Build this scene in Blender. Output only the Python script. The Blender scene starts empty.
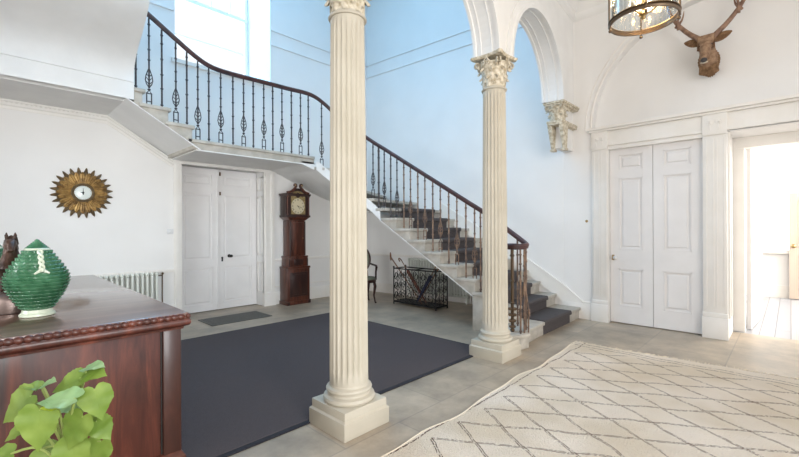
import bpy, bmesh, math, random
from mathutils import Vector, Matrix
from math import sin, cos, pi, radians, sqrt, atan2

S = bpy.context.scene
COL = S.collection
# ------------------------------------------------------------------ camera
cam = bpy.data.cameras.new('camera')
cam.sensor_width = 36.0
cam.lens = 36.0 * 405.0 / 799.0
cam.clip_start = 0.02
cam_o = bpy.data.objects.new('camera', cam)
COL.objects.link(cam_o)
cam_o.location = (0, 0, 1.4)
cam_o.rotation_euler = (Matrix.Rotation(radians(44 - 90), 3, 'Z') @ Matrix.Rotation(radians(90), 3, 'X') @ Matrix.Rotation(radians(-0.25), 3, 'Z')).to_euler()
S.camera = cam_o
# ------------------------------------------------------------------ world, lights, exposure
W = bpy.data.worlds.new('world')
S.world = W
W.use_nodes = True
bgn = W.node_tree.nodes['Background']
bgn.inputs[0].default_value = (0.92, 0.96, 1.0, 1)
bgn.inputs[1].default_value = 1.0
S.view_settings.view_transform = 'Standard'
S.view_settings.look = 'None'
S.view_settings.gamma = 1.0
S.view_settings.exposure = 0.43
S.view_settings.use_curve_mapping = False


def area(name, loc, target, sx, sy, power, color):
    l = bpy.data.lights.new(name, 'AREA')
    l.shape = 'RECTANGLE'
    l.size, l.size_y = sx, sy
    l.energy = power
    l.color = color
    o = bpy.data.objects.new(name, l)
    COL.objects.link(o)
    o.location = loc
    o.rotation_euler = (Vector(target) - Vector(loc)).to_track_quat('-Z', 'Y').to_euler()
    return o


# daylight through the tall stair window, the hall's own windows behind, the next room's windows, with added fill lamps
area('stair_window_daylight', (2.9, 7.75, 5.7), (3.6, 3.2, 3.4), 2.2, 3.4, 180, (0.30, 0.64, 1.0))
area('stair_overhead_fill', (2.6, 4.7, 7.35), (2.9, 4.7, 0), 4.2, 2.6, 90, (0.30, 0.64, 1.0))  # unseen lamp added under the closed ceiling to tint the stair hall blue
area('hall_window_daylight', (-0.6, -3.8, 2.4), (3.0, 2.5, 1.3), 3.4, 2.8, 112, (1.0, 0.93, 0.87))
area('hall_side_window_daylight', (-2.9, 0.6, 2.2), (3.0, 3.5, 1.0), 2.6, 2.4, 40, (1.0, 0.97, 0.94))
sd = area('rear_door_side_fill', (-2.9, 3.3, 1.9), (3.3, 7.2, 0.9), 1.8, 2.0, 15, (0.90, 0.96, 1.0))  # unseen narrow beam added to brighten the rear doors and wall
sd.data.spread = radians(62)
se = area('stair_wall_fill', (-2.9, 3.7, 2.3), (6.4, 3.4, 1.3), 1.8, 2.0, 13, (0.97, 0.98, 1.0))  # added lamp with no window behind it, lifts the lower stair wall
se.data.spread = radians(56)
fd = area('rear_door_front_fill', (0.9, -3.9, 1.5), (2.6, 7.0, 1.0), 1.6, 2.4, 23, (0.93, 0.98, 1.0))  # extra unseen lamp aimed at the rear doors to brighten them
fd.data.spread = radians(70)
area('next_room_daylight', (9.6, -2.4, 2.4), (8.6, 1.0, 0.6), 2.5, 2.0, 270, (1.0, 0.95, 0.88))


# ------------------------------------------------------------------ materials
def nmat(name, col, rough=0.5, metal=0.0, spec=0.5):
    m = bpy.data.materials.new(name)
    m.use_nodes = True
    b = m.node_tree.nodes['Principled BSDF']
    b.inputs['Base Color'].default_value = (*col, 1)
    b.inputs['Roughness'].default_value = rough
    b.inputs['Metallic'].default_value = metal
    b.inputs['Specular IOR Level'].default_value = spec
    return m


def N(m, t, **kw):
    n = m.node_tree.nodes.new(t)
    for k, v in kw.items():
        setattr(n, k, v)
    return n


def LK(m, a, b):
    m.node_tree.links.new(a, b)


def bsdf(m):
    return m.node_tree.nodes['Principled BSDF']


def noisy(name, c1, c2, scale=5.0, rough=0.5, detail=4, stretch=(1, 1, 1), bump=0.0, metal=0.0, bscale=None, spec=0.5, lo=0.35, hi=0.65):
    m = nmat(name, c1, rough, metal, spec)
    tc = N(m, 'ShaderNodeTexCoord')
    mp = N(m, 'ShaderNodeMapping')
    mp.inputs['Scale'].default_value = stretch
    LK(m, tc.outputs['Object'], mp.inputs['Vector'])
    no = N(m, 'ShaderNodeTexNoise')
    no.inputs['Scale'].default_value = scale
    no.inputs['Detail'].default_value = detail
    LK(m, mp.outputs[0], no.inputs['Vector'])
    cr = N(m, 'ShaderNodeValToRGB')
    cr.color_ramp.elements[0].position = lo
    cr.color_ramp.elements[1].position = hi
    cr.color_ramp.elements[0].color = (*c1, 1)
    cr.color_ramp.elements[1].color = (*c2, 1)
    LK(m, no.outputs['Fac'], cr.inputs[0])
    LK(m, cr.outputs[0], bsdf(m).inputs['Base Color'])
    if bump:
        n2 = N(m, 'ShaderNodeTexNoise')
        n2.inputs['Scale'].default_value = bscale or scale * 4
        n2.inputs['Detail'].default_value = 3
        LK(m, mp.outputs[0], n2.inputs['Vector'])
        bp = N(m, 'ShaderNodeBump')
        bp.inputs['Strength'].default_value = bump
        bp.inputs['Distance'].default_value = 0.01
        LK(m, n2.outputs['Fac'], bp.inputs['Height'])
        LK(m, bp.outputs[0], bsdf(m).inputs['Normal'])
    return m


M = {}
M['wall'] = noisy('white_wall_paint', (0.80, 0.785, 0.765), (0.84, 0.825, 0.805), 1.2, 0.7, bump=0.05, bscale=30)
M['plaster'] = noisy('white_plaster', (0.80, 0.79, 0.77), (0.85, 0.84, 0.82), 3.0, 0.65, bump=0.05, bscale=40)
M['trim'] = noisy('white_gloss_trim', (0.80, 0.77, 0.72), (0.84, 0.81, 0.77), 4.0, 0.4)
M['door'] = noisy('white_door_paint', (0.78, 0.76, 0.75), (0.82, 0.80, 0.79), 3.0, 0.4)
M['column'] = noisy('cream_column_paint', (0.485, 0.44, 0.355), (0.535, 0.49, 0.405), 3.0, 0.55, bump=0.04)
M['capital'] = noisy('cream_capital_paint', (0.40, 0.33, 0.22), (0.74, 0.68, 0.56), 26.0, 0.6)
M['stone_step'] = noisy('pale_stone_steps', (0.42, 0.385, 0.33), (0.54, 0.50, 0.44), 9.0, 0.55, bump=0.08)
M['iron'] = noisy('dark_iron', (0.045, 0.04, 0.045), (0.085, 0.07, 0.065), 20.0, 0.5, metal=0.3)
M['iron_worn'] = noisy('worn_bronzed_iron', (0.10, 0.07, 0.06), (0.27, 0.17, 0.11), 14.0, 0.5, metal=0.3)
M['rail'] = noisy('dark_mahogany_rail', (0.040, 0.016, 0.015), (0.085, 0.030, 0.026), 8.0, 0.4)
M['black_iron'] = nmat('black_wrought_iron', (0.012, 0.012, 0.013), 0.5, 0.4)
M['runner'] = noisy('charcoal_stair_carpet', (0.062, 0.053, 0.053), (0.092, 0.078, 0.078), 120.0, 0.95, bump=0.3, bscale=300)
M['mat'] = noisy('charcoal_blue_mat', (0.078, 0.064, 0.066), (0.102, 0.085, 0.088), 160.0, 0.95, bump=0.4, bscale=350, spec=0.2)
M['mat_edge'] = nmat('black_mat_binding', (0.018, 0.018, 0.024), 0.9)
M['grille'] = nmat('dark_bronze_grille', (0.13, 0.13, 0.12), 0.5, 0.3)
M['glass'] = nmat('clear_glass', (0.95, 0.97, 0.98), 0.02)
bsdf(M['glass']).inputs['Transmission Weight'].default_value = 1.0
bsdf(M['glass']).inputs['IOR'].default_value = 1.05
M['radiator'] = nmat('cream_white_enamel', (0.74, 0.76, 0.70), 0.35)
M['brass'] = nmat('aged_brass', (0.42, 0.30, 0.14), 0.35, 0.9)
M['bronze'] = nmat('dark_bronze', (0.16, 0.11, 0.07), 0.35, 0.85)
M['black'] = nmat('black_ebony', (0.015, 0.014, 0.014), 0.25)
M['green_glaze'] = noisy('green_glaze', (0.03, 0.12, 0.055), (0.07, 0.21, 0.11), 12.0, 0.22)
M['white_glaze'] = nmat('cream_white_glaze', (0.62, 0.68, 0.55), 0.15)
M['horse'] = noisy('dark_brown_bronze', (0.03, 0.016, 0.012), (0.09, 0.045, 0.03), 18.0, 0.4, metal=0.2, bump=0.4)
M['pewter'] = noisy('tarnished_pewter', (0.10, 0.07, 0.065), (0.26, 0.20, 0.18), 8.0, 0.3, metal=0.6)
M['fur'] = noisy('brown_deer_fur', (0.22, 0.13, 0.08), (0.40, 0.26, 0.165), 22.0, 0.9, bump=0.6, bscale=120, spec=0.2)
M['fur_dark'] = noisy('dark_brown_ruff', (0.15, 0.085, 0.045), (0.30, 0.18, 0.10), 30.0, 0.95, bump=0.8, bscale=80, spec=0.2)
M['antler'] = noisy('ribbed_brown_antler', (0.14, 0.07, 0.045), (0.33, 0.20, 0.13), 14.0, 0.6, bump=0.5, bscale=60)
M['antler_tip'] = nmat('ivory_antler_tip', (0.62, 0.54, 0.42), 0.5)
M['nose'] = nmat('dark_grey_nose', (0.035, 0.03, 0.03), 0.4)
M['leaf'] = noisy('lime_green_leaf', (0.14, 0.235, 0.03), (0.24, 0.34, 0.065), 9.0, 0.45)
M['leaf_pale'] = noisy('pale_green_leaf', (0.20, 0.36, 0.13), (0.34, 0.50, 0.22), 9.0, 0.4)
M['leaf_new'] = nmat('yellow_green_leaf', (0.36, 0.46, 0.04), 0.5)
for k in ('leaf', 'leaf_pale', 'leaf_new'):
    bsdf(M[k]).inputs['Subsurface Weight'].default_value = 0.0
M['stem'] = nmat('green_stem', (0.34, 0.42, 0.12), 0.5)
M['terracotta'] = noisy('terracotta', (0.42, 0.16, 0.08), (0.5, 0.22, 0.12), 9, 0.8)
M['soil'] = nmat('dark_soil', (0.03, 0.02, 0.015), 1.0)
M['sun_gold'] = noisy('aged_gilt', (0.18, 0.10, 0.035), (0.52, 0.32, 0.11), 16.0, 0.45, metal=0.35, stretch=(1, 1, 1))
M['sun_tip'] = noisy('tarnished_gilt', (0.13, 0.09, 0.05), (0.24, 0.17, 0.09), 25.0, 0.55, metal=0.3)
M['dial'] = nmat('white_dial', (0.72, 0.76, 0.72), 0.15)
M['dial_brass'] = noisy('engraved_brass_dial', (0.20, 0.14, 0.06), (0.42, 0.32, 0.15), 30.0, 0.4, metal=0.3)
M['dial_cream'] = nmat('cream_chapter_ring', (0.62, 0.55, 0.38), 0.4)
M['plaque'] = nmat('white_plastic', (0.70, 0.70, 0.70), 0.4)
M['canvas'] = nmat('grey_green_fabric', (0.16, 0.17, 0.13), 0.9)
M['stick'] = noisy('brown_cane', (0.12, 0.05, 0.02), (0.25, 0.12, 0.06), 10, 0.4)
M['stick_red'] = noisy('russet_umbrella_cloth', (0.10, 0.03, 0.025), (0.20, 0.09, 0.06), 40, 0.8)
M['navy'] = nmat('navy_umbrella_cloth', (0.015, 0.02, 0.06), 0.7)
M['cream_door'] = nmat('warm_cream_door', (0.50, 0.41, 0.34), 0.4)


def wood(name, c1, c2, c3, scale=2.2, stretch=(1, 1, 0.12), rough=0.28, coat=0.3):
    m = nmat(name, c1, rough)
    tc = N(m, 'ShaderNodeTexCoord')
    mp = N(m, 'ShaderNodeMapping')
    mp.inputs['Scale'].default_value = stretch
    LK(m, tc.outputs['Object'], mp.inputs['Vector'])
    no = N(m, 'ShaderNodeTexNoise')
    no.inputs['Scale'].default_value = scale * 4
    no.inputs['Detail'].default_value = 8
    no.inputs['Roughness'].default_value = 0.65
    no.inputs['Distortion'].default_value = 0.7
    LK(m, mp.outputs[0], no.inputs['Vector'])
    cr = N(m, 'ShaderNodeValToRGB')
    e = cr.color_ramp.elements
    e[0].position = 0.32
    e[0].color = (*c1, 1)
    e[1].position = 0.68
    e[1].color = (*c3, 1)
    e.new(0.5).color = (*c2, 1)
    LK(m, no.outputs['Fac'], cr.inputs[0])
    LK(m, cr.outputs[0], bsdf(m).inputs['Base Color'])
    bsdf(m).inputs['Coat Weight'].default_value = coat
    bsdf(m).inputs['Coat Roughness'].default_value = 0.15
    return m


M['mahogany'] = wood('mahogany', (0.03, 0.008, 0.006), (0.085, 0.022, 0.014), (0.19, 0.050, 0.028), coat=0.15, rough=0.35)
M['mahogany_dark'] = wood('dark_mahogany', (0.022, 0.007, 0.005), (0.05, 0.015, 0.010), (0.09, 0.027, 0.016), coat=0.15, rough=0.35)
M['mahogany_top'] = wood('mahogany_top', (0.12, 0.06, 0.042), (0.16, 0.085, 0.062), (0.21, 0.115, 0.085), stretch=(0.12, 1, 1), rough=0.35, coat=1.0)
M['clock_wood'] = wood('clock_mahogany', (0.03, 0.009, 0.006), (0.075, 0.022, 0.013), (0.14, 0.042, 0.022), scale=5)
M['clock_dark'] = wood('clock_dark_mahogany', (0.018, 0.008, 0.007), (0.032, 0.012, 0.010), (0.055, 0.019, 0.014), scale=5)


def stone_floor():
    m = nmat('grey_flagstones', (0.3, 0.28, 0.26), 0.4)
    tc = N(m, 'ShaderNodeTexCoord')
    br = N(m, 'ShaderNodeTexBrick')
    br.inputs['Scale'].default_value = 1.0
    br.inputs['Brick Width'].default_value = 0.98
    br.inputs['Row Height'].default_value = 0.78
    br.inputs['Mortar Size'].default_value = 0.006
    br.inputs['Color1'].default_value = (0.39, 0.325, 0.25, 1)
    br.inputs['Color2'].default_value = (0.45, 0.38, 0.30, 1)
    br.inputs['Mortar'].default_value = (0.33, 0.285, 0.235, 1)
    mp = N(m, 'ShaderNodeMapping')
    mp.inputs['Location'].default_value = (0.35, 0.30, 0)
    LK(m, tc.outputs['Object'], mp.inputs['Vector'])
    LK(m, mp.outputs[0], br.inputs['Vector'])
    no = N(m, 'ShaderNodeTexNoise')
    no.inputs['Scale'].default_value = 2.3
    no.inputs['Detail'].default_value = 9
    no.inputs['Roughness'].default_value = 0.65
    LK(m, tc.outputs['Object'], no.inputs['Vector'])
    cr = N(m, 'ShaderNodeValToRGB')
    cr.color_ramp.elements[0].position = 0.3
    cr.color_ramp.elements[1].position = 0.72
    cr.color_ramp.elements[0].color = (0.60, 0.60, 0.61, 1)
    cr.color_ramp.elements[1].color = (1.30, 1.28, 1.25, 1)
    LK(m, no.outputs['Fac'], cr.inputs[0])
    mx = N(m, 'ShaderNodeMix', data_type='RGBA', blend_type='MULTIPLY')
    mx.inputs[0].default_value = 1.0
    LK(m, br.outputs['Color'], mx.inputs[6])
    LK(m, cr.outputs[0], mx.inputs[7])
    LK(m, mx.outputs[2], bsdf(m).inputs['Base Color'])
    mr = N(m, 'ShaderNodeMapRange')
    mr.inputs['To Min'].default_value = 0.30
    mr.inputs['To Max'].default_value = 0.55
    LK(m, no.outputs['Fac'], mr.inputs[0])
    LK(m, mr.outputs[0], bsdf(m).inputs['Roughness'])
    bp = N(m, 'ShaderNodeBump')
    bp.inputs['Strength'].default_value = 0.25
    bp.inputs['Distance'].default_value = 0.01
    LK(m, no.outputs['Fac'], bp.inputs['Height'])
    LK(m, bp.outputs[0], bsdf(m).inputs['Normal'])
    return m


M['floor'] = stone_floor()


def boards():
    m = nmat('pale_floor_boards', (0.5, 0.45, 0.4), 0.3)
    tc = N(m, 'ShaderNodeTexCoord')
    br = N(m, 'ShaderNodeTexBrick')
    br.inputs['Scale'].default_value = 1.0
    br.inputs['Brick Width'].default_value = 3.0
    br.inputs['Row Height'].default_value = 0.15
    br.inputs['Mortar Size'].default_value = 0.004
    br.inputs['Color1'].default_value = (0.27, 0.28, 0.31, 1)  # cool tint of reflected sky put into the board colours
    br.inputs['Color2'].default_value = (0.36, 0.37, 0.40, 1)
    br.inputs['Mortar'].default_value = (0.04, 0.04, 0.05, 1)
    LK(m, tc.outputs['Object'], br.inputs['Vector'])
    LK(m, br.outputs['Color'], bsdf(m).inputs['Base Color'])
    return m


M['boards'] = boards()


def rug_mat():
    m = nmat('cream_diamond_rug', (0.7, 0.62, 0.52), 0.95, spec=0.1)
    tc = N(m, 'ShaderNodeTexCoord')
    wob = N(m, 'ShaderNodeTexNoise')
    wob.inputs['Scale'].default_value = 3.0
    wob.inputs['Detail'].default_value = 4
    LK(m, tc.outputs['Object'], wob.inputs['Vector'])
    va = N(m, 'ShaderNodeVectorMath', operation='MULTIPLY_ADD')
    va.inputs[1].default_value = (0.08, 0.08, 0)
    LK(m, wob.outputs['Color'], va.inputs[0])
    LK(m, tc.outputs['Object'], va.inputs[2])
    sp = N(m, 'ShaderNodeSeparateXYZ')
    LK(m, va.outputs[0], sp.inputs[0])

    def ma(op, a, b=None, c=None):
        n = N(m, 'ShaderNodeMath', operation=op)
        for i, v in enumerate((a, b, c)):
            if v is None:
                continue
            if isinstance(v, (int, float)):
                n.inputs[i].default_value = v
            else:
                LK(m, v, n.inputs[i])
        return n.outputs[0]
    px = ma('DIVIDE', ma('SUBTRACT', sp.outputs[0], 2.09), 0.312)
    py = ma('DIVIDE', ma('SUBTRACT', sp.outputs[1], 1.75), 0.50)
    a = ma('ADD', px, py)
    b = ma('SUBTRACT', px, py)

    def line(v):
        f = ma('FRACT', ma('ADD', v, 0.5))
        d = ma('ABSOLUTE', ma('SUBTRACT', f, 0.5))
        # double thin dark line
        d2 = ma('ABSOLUTE', ma('SUBTRACT', d, 0.026))
        return ma('LESS_THAN', d2, 0.014)
    fine = N(m, 'ShaderNodeTexNoise')
    fine.inputs['Scale'].default_value = 70
    LK(m, tc.outputs['Object'], fine.inputs['Vector'])
    brk = ma('GREATER_THAN', fine.outputs['Fac'], 0.44)
    ln = ma('MAXIMUM', line(a), line(b))
    # pattern stays inside the borders
    ins = ma('LESS_THAN', sp.outputs[1], 1.752)
    ins2 = ma('LESS_THAN', sp.outputs[0], 4.86)
    ln = ma('MULTIPLY', ln, ma('MULTIPLY', ins, ins2))
    e1 = ma('LESS_THAN', ma('ABSOLUTE', ma('SUBTRACT', sp.outputs[1], 1.815)), 0.006)
    e2 = ma('LESS_THAN', ma('ABSOLUTE', ma('SUBTRACT', sp.outputs[0], 4.93)), 0.006)
    e3 = ma('LESS_THAN', ma('ABSOLUTE', ma('SUBTRACT', sp.outputs[0], 5.0)), 0.006)
    ln = ma('MAXIMUM', ln, ma('MAXIMUM', e1, ma('MAXIMUM', e2, e3)))
    ln = ma('MULTIPLY', ln, brk)
    big = N(m, 'ShaderNodeTexNoise')
    big.inputs['Scale'].default_value = 1.6
    big.inputs['Detail'].default_value = 3
    LK(m, tc.outputs['Object'], big.inputs['Vector'])
    cr = N(m, 'ShaderNodeValToRGB')
    cr.color_ramp.elements[0].position = 0.38
    cr.color_ramp.elements[1].position = 0.62
    cr.color_ramp.elements[0].color = (0.70, 0.60, 0.475, 1)
    cr.color_ramp.elements[1].color = (0.81, 0.72, 0.62, 1)
    LK(m, big.outputs['Fac'], cr.inputs[0])
    mx = N(m, 'ShaderNodeMix', data_type='RGBA')
    LK(m, ln, mx.inputs[0])
    LK(m, cr.outputs[0], mx.inputs[6])
    mx.inputs[7].default_value = (0.15, 0.10, 0.075, 1)
    LK(m, mx.outputs[2], bsdf(m).inputs['Base Color'])
    n3 = N(m, 'ShaderNodeTexNoise')
    n3.inputs['Scale'].default_value = 90
    LK(m, tc.outputs['Object'], n3.inputs['Vector'])
    bp = N(m, 'ShaderNodeBump')
    bp.inputs['Strength'].default_value = 1.0
    bp.inputs['Distance'].default_value = 0.02
    LK(m, n3.outputs['Fac'], bp.inputs['Height'])
    LK(m, bp.outputs[0], bsdf(m).inputs['Normal'])
    return m


M['rug'] = rug_mat()
M['fringe'] = nmat('cream_wool_fringe', (0.70, 0.60, 0.47), 0.95)
g_ = bpy.data.materials.new('thin_window_glass')
g_.use_nodes = True
nt_ = g_.node_tree
nt_.nodes.clear()
o_ = nt_.nodes.new('ShaderNodeOutputMaterial')
mx_ = nt_.nodes.new('ShaderNodeMixShader')
tr_ = nt_.nodes.new('ShaderNodeBsdfTransparent')
gl_ = nt_.nodes.new('ShaderNodeBsdfGlossy')
gl_.inputs['Roughness'].default_value = 0.05
tr_.inputs[0].default_value = (0.97, 0.98, 0.98, 1)
mx_.inputs[0].default_value = 0.06
nt_.links.new(tr_.outputs[0], mx_.inputs[1])
nt_.links.new(gl_.outputs[0], mx_.inputs[2])
nt_.links.new(mx_.outputs[0], o_.inputs[0])
M['pane'] = g_
m_ = nmat('warm_bulb', (1, 0.8, 0.5), 0.4)
bsdf(m_).inputs['Emission Color'].default_value = (1.0, 0.66, 0.30, 1)
bsdf(m_).inputs['Emission Strength'].default_value = 16.0
M['bulb'] = m_


# ------------------------------------------------------------------ mesh helpers
class MB:
    def __init__(s):
        s.v = []
        s.f = []

    def add(s, vs, fs, mat=None):
        o = len(s.v)
        for p in vs:
            p = Vector(p)
            if mat is not None:
                p = mat @ p
            s.v.append(p)
        for f in fs:
            s.f.append(tuple(i + o for i in f))
        return s

    def box(s, x0, x1, y0, y1, z0, z1, mat=None):
        return s.add([(x0, y0, z0), (x1, y0, z0), (x1, y1, z0), (x0, y1, z0), (x0, y0, z1), (x1, y0, z1), (x1, y1, z1), (x0, y1, z1)],
                     [(0, 3, 2, 1), (4, 5, 6, 7), (0, 1, 5, 4), (1, 2, 6, 5), (2, 3, 7, 6), (3, 0, 4, 7)], mat)

    def frustum(s, c0, a0, b0, c1, a1, b1, mat=None):
        # box whose bottom centre c0 half sizes a0,b0 and top centre c1 half sizes a1,b1
        vs = [(c0[0] + i * a0, c0[1] + j * b0, c0[2]) for i, j in ((-1, -1), (1, -1), (1, 1), (-1, 1))]
        vs += [(c1[0] + i * a1, c1[1] + j * b1, c1[2]) for i, j in ((-1, -1), (1, -1), (1, 1), (-1, 1))]
        return s.add(vs, [(0, 3, 2, 1), (4, 5, 6, 7), (0, 1, 5, 4), (1, 2, 6, 5), (2, 3, 7, 6), (3, 0, 4, 7)], mat)

    def lathe(s, prof, n=24, c=(0, 0, 0), mat=None, caps=True, a0=0.0):
        vs = []
        for r, z in prof:
            for k in range(n):
                a = a0 + 2 * pi * k / n
                vs.append((c[0] + r * cos(a), c[1] + r * sin(a), c[2] + z))
        fs = []
        for i in range(len(prof) - 1):
            for k in range(n):
                k2 = (k + 1) % n
                fs.append((i * n + k, i * n + k2, (i + 1) * n + k2, (i + 1) * n + k))
        if caps:
            fs.append(tuple(range(n - 1, -1, -1)))
            fs.append(tuple((len(prof) - 1) * n + k for k in range(n)))
        return s.add(vs, fs, mat)

    def tube(s, pts, r, n=8, mat=None, closed=False, caps=True):
        P = [Vector(p) for p in pts]
        m = len(P)
        rr = r if isinstance(r, (list, tuple)) else [r] * m
        vs = []
        up = None
        for i in range(m):
            if closed:
                t = P[(i + 1) % m] - P[i - 1]
            else:
                t = P[min(i + 1, m - 1)] - P[max(i - 1, 0)]
            if t.length < 1e-9:
                t = Vector((0, 0, 1))
            t.normalize()
            if up is None:
                up = Vector((0, 0, 1)) if abs(t.z) < 0.9 else Vector((1, 0, 0))
            x = (up - t * up.dot(t))
            if x.length < 1e-6:
                x = t.orthogonal()
            x.normalize()
            y = t.cross(x)
            up = x
            for k in range(n):
                a = 2 * pi * k / n
                vs.append(P[i] + (x * cos(a) + y * sin(a)) * rr[i])
        fs = []
        last = m if closed else m - 1
        for i in range(last):
            j = (i + 1) % m
            for k in range(n):
                k2 = (k + 1) % n
                fs.append((i * n + k, i * n + k2, j * n + k2, j * n + k))
        if caps and not closed:
            fs.append(tuple(range(n - 1, -1, -1)))
            fs.append(tuple((m - 1) * n + k for k in range(n)))
        return s.add(vs, fs, mat)

    def sphere(s, c, r, n=12, m=8, sc=(1, 1, 1), mat=None):
        vs = [(c[0], c[1], c[2] - r * sc[2])]
        for i in range(1, m):
            a = -pi / 2 + pi * i / m
            for k in range(n):
                b = 2 * pi * k / n
                vs.append((c[0] + r * sc[0] * cos(a) * cos(b), c[1] + r * sc[1] * cos(a) * sin(b), c[2] + r * sc[2] * sin(a)))
        vs.append((c[0], c[1], c[2] + r * sc[2]))
        fs = [(0, 1 + (k + 1) % n, 1 + k) for k in range(n)]
        for i in range(m - 2):
            for k in range(n):
                k2 = (k + 1) % n
                fs.append((1 + i * n + k, 1 + i * n + k2, 1 + (i + 1) * n + k2, 1 + (i + 1) * n + k))
        e = len(vs) - 1
        fs += [(e, 1 + (m - 2) * n + k, 1 + (m - 2) * n + (k + 1) % n) for k in range(n)]
        return s.add(vs, fs, mat)

    def prism(s, poly, axis, a, b, mat=None):
        """poly: 2D points; axis 'x': (y,z); 'y': (x,z); 'z': (x,y)"""
        def P(p, t):
            return {'x': (t, p[0], p[1]), 'y': (p[0], t, p[1]), 'z': (p[0], p[1], t)}[axis]
        n = len(poly)
        vs = [P(p, a) for p in poly] + [P(p, b) for p in poly]
        fs = [tuple(range(n)), tuple(range(2 * n - 1, n - 1, -1))]
        fs += [(i, i + n, (i + 1) % n + n, (i + 1) % n) for i in range(n)]
        return s.add(vs, fs, mat)

    def sweep(s, prof, path, closed=False):
        """prof: list of (offset, z) ; path: list of (x,y,z) ; offset is to the left normal in XY"""
        n = len(prof)
        P = [Vector(p) for p in path]
        m = len(P)
        vs = []
        for i in range(m):
            if closed:
                d1 = (P[i] - P[i - 1]); d2 = (P[(i + 1) % m] - P[i])
            else:
                d1 = P[i] - P[i - 1] if i else P[1] - P[0]
                d2 = P[i + 1] - P[i] if i < m - 1 else d1
            n1 = Vector((-d1.y, d1.x, 0)).normalized()
            n2 = Vector((-d2.y, d2.x, 0)).normalized()
            nn = n1 + n2
            nn = nn / max(0.3, nn.length_squared) * 2
            for o, z in prof:
                vs.append(P[i] + nn * o + Vector((0, 0, z)))
        fs = []
        for i in range(m if closed else m - 1):
            j = (i + 1) % m
            for k in range(n):
                k2 = (k + 1) % n
                fs.append((i * n + k, j * n + k, j * n + k2, i * n + k2))
        if not closed:
            fs.append(tuple(range(n)))
            fs.append(tuple((m - 1) * n + k for k in range(n - 1, -1, -1)))
        return s.add(vs, fs)

    def build(s, name, mat, parent=None, bevel=0.0, smooth=35, loc=None, seg=2, label=None):
        me = bpy.data.meshes.new(name)
        off = Vector(loc) if loc is not None else Vector((0, 0, 0))
        me.from_pydata([tuple(p - off) for p in s.v], [], s.f)
        bm = bmesh.new()
        bm.from_mesh(me)
        if bevel:
            bmesh.ops.remove_doubles(bm, verts=bm.verts, dist=1e-5)
        bmesh.ops.recalc_face_normals(bm, faces=bm.faces)
        if bevel:
            es = [e for e in bm.edges if len(e.link_faces) == 2 and e.calc_face_angle(0) > radians(40)]
            bmesh.ops.bevel(bm, geom=es, offset=bevel, segments=seg, affect='EDGES', profile=0.5, clamp_overlap=True)
        bm.to_mesh(me)
        bm.free()
        if smooth:
            for p in me.polygons:
                p.use_smooth = True
            me.set_sharp_from_angle(angle=radians(smooth))
        me.materials.append(M[mat] if isinstance(mat, str) else mat)
        o = bpy.data.objects.new(name, me)
        COL.objects.link(o)
        o.location = off
        if parent is not None:
            o.parent = parent
            o.location = off
        if label:
            o['label'] = label
        return o


def tag(o, label=None, cat=None, group=None, kind=None):
    if label: o['label'] = label
    if cat: o['category'] = cat
    if group: o['group'] = group
    if kind: o['kind'] = kind
    return o


def thing(name, loc, label, cat, rz=0, group=None, kind=None):
    o = bpy.data.objects.new(name, None)
    COL.objects.link(o)
    o.empty_display_size = 0.1
    o.location = loc
    o.rotation_euler = (0, 0, rz)
    return tag(o, label, cat, group, kind)


def struct(o, label, cat):
    return tag(o, label, cat, kind='structure')


def copy_tree(o, parent=None):
    c = o.copy()
    COL.objects.link(c)
    if parent is not None:
        c.parent = parent
    for ch in list(o.children):
        copy_tree(ch, c)
    return c


R = random.Random(7)
# ================================================================== STRUCTURE
XB = 6.45      # right wall face
YA = 6.9       # rear wall face
HC = 5.0       # front hall ceiling
HS = 7.5       # stair hall ceiling

struct(MB().box(-3.2, 7.0, -4.2, 7.6, -0.12, 0.0).build('floor', 'floor', smooth=0), 'grey stone flag floor running through hall and stair hall', 'floor')
struct(MB().box(7.0, 12.0, -3.2, 2.2, -0.12, 0.0).build('floor', 'boards', smooth=0), 'pale floorboards of the bright room beyond the right doorway', 'floor')

# ---- rear wall (Y = 6.9 .. 7.9) with door recess and window opening
DX0, DX1, DZ = 2.20, 3.58, 2.45
WX0, WX1, WZ0, WZ1 = 2.12, 3.73, 4.05, 7.2
m = MB()
t = 7.6
for a in ((-3.2, DX0, 0, WZ0), (DX1, XB + 0.3, 0, WZ0), (DX0, DX1, DZ + 0.0, WZ0), (-3.2, WX0, WZ0, HS), (WX1, XB + 0.3, WZ0, HS), (WX0, WX1, WZ1, HS)):
    m.box(a[0], a[1], YA, t, a[2], a[3])
m.box(DX0, DX1, 7.25, t, 0, DZ)
struct(m.build('wall_rear', 'wall', smooth=0), 'white rear wall below and above the stair landing', 'wall')

# ---- right wall: arch recess + door recess + opening
# stair-hall part (Y > 2.5): plain
def xw(y):
    return 6.45 - max(0.0, y - 2.55) * 0.080


def skew(m, y0, y1, t0, t1, z0, z1):
    # box lying along the slightly skewed stair wall, t0..t1 metres out from it
    vs = [(xw(y) - t, y, z) for z in (z0, z1) for y, t in ((y0, t1), (y0, t0), (y1, t0), (y1, t1))]
    return m.add(vs, [(0, 3, 2, 1), (4, 5, 6, 7), (0, 1, 5, 4), (1, 2, 6, 5), (2, 3, 7, 6), (3, 0, 4, 7)])


struct(MB().prism([(xw(2.6), 2.6), (xw(YA), YA), (XB + 0.35, YA), (XB + 0.35, 2.6)], 'z', 0, HS).build('wall_stair', 'wall', smooth=0), 'tall pale wall behind the lower stair flight', 'wall')
OY0, OY1, OZ = -0.62, 0.56, 2.59       # opening
BY0, BY1, BZ = 0.81, 1.93, 2.56        # double door
m = MB()
AC, AR, AZ = 0.69, 1.47, 2.90
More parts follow.
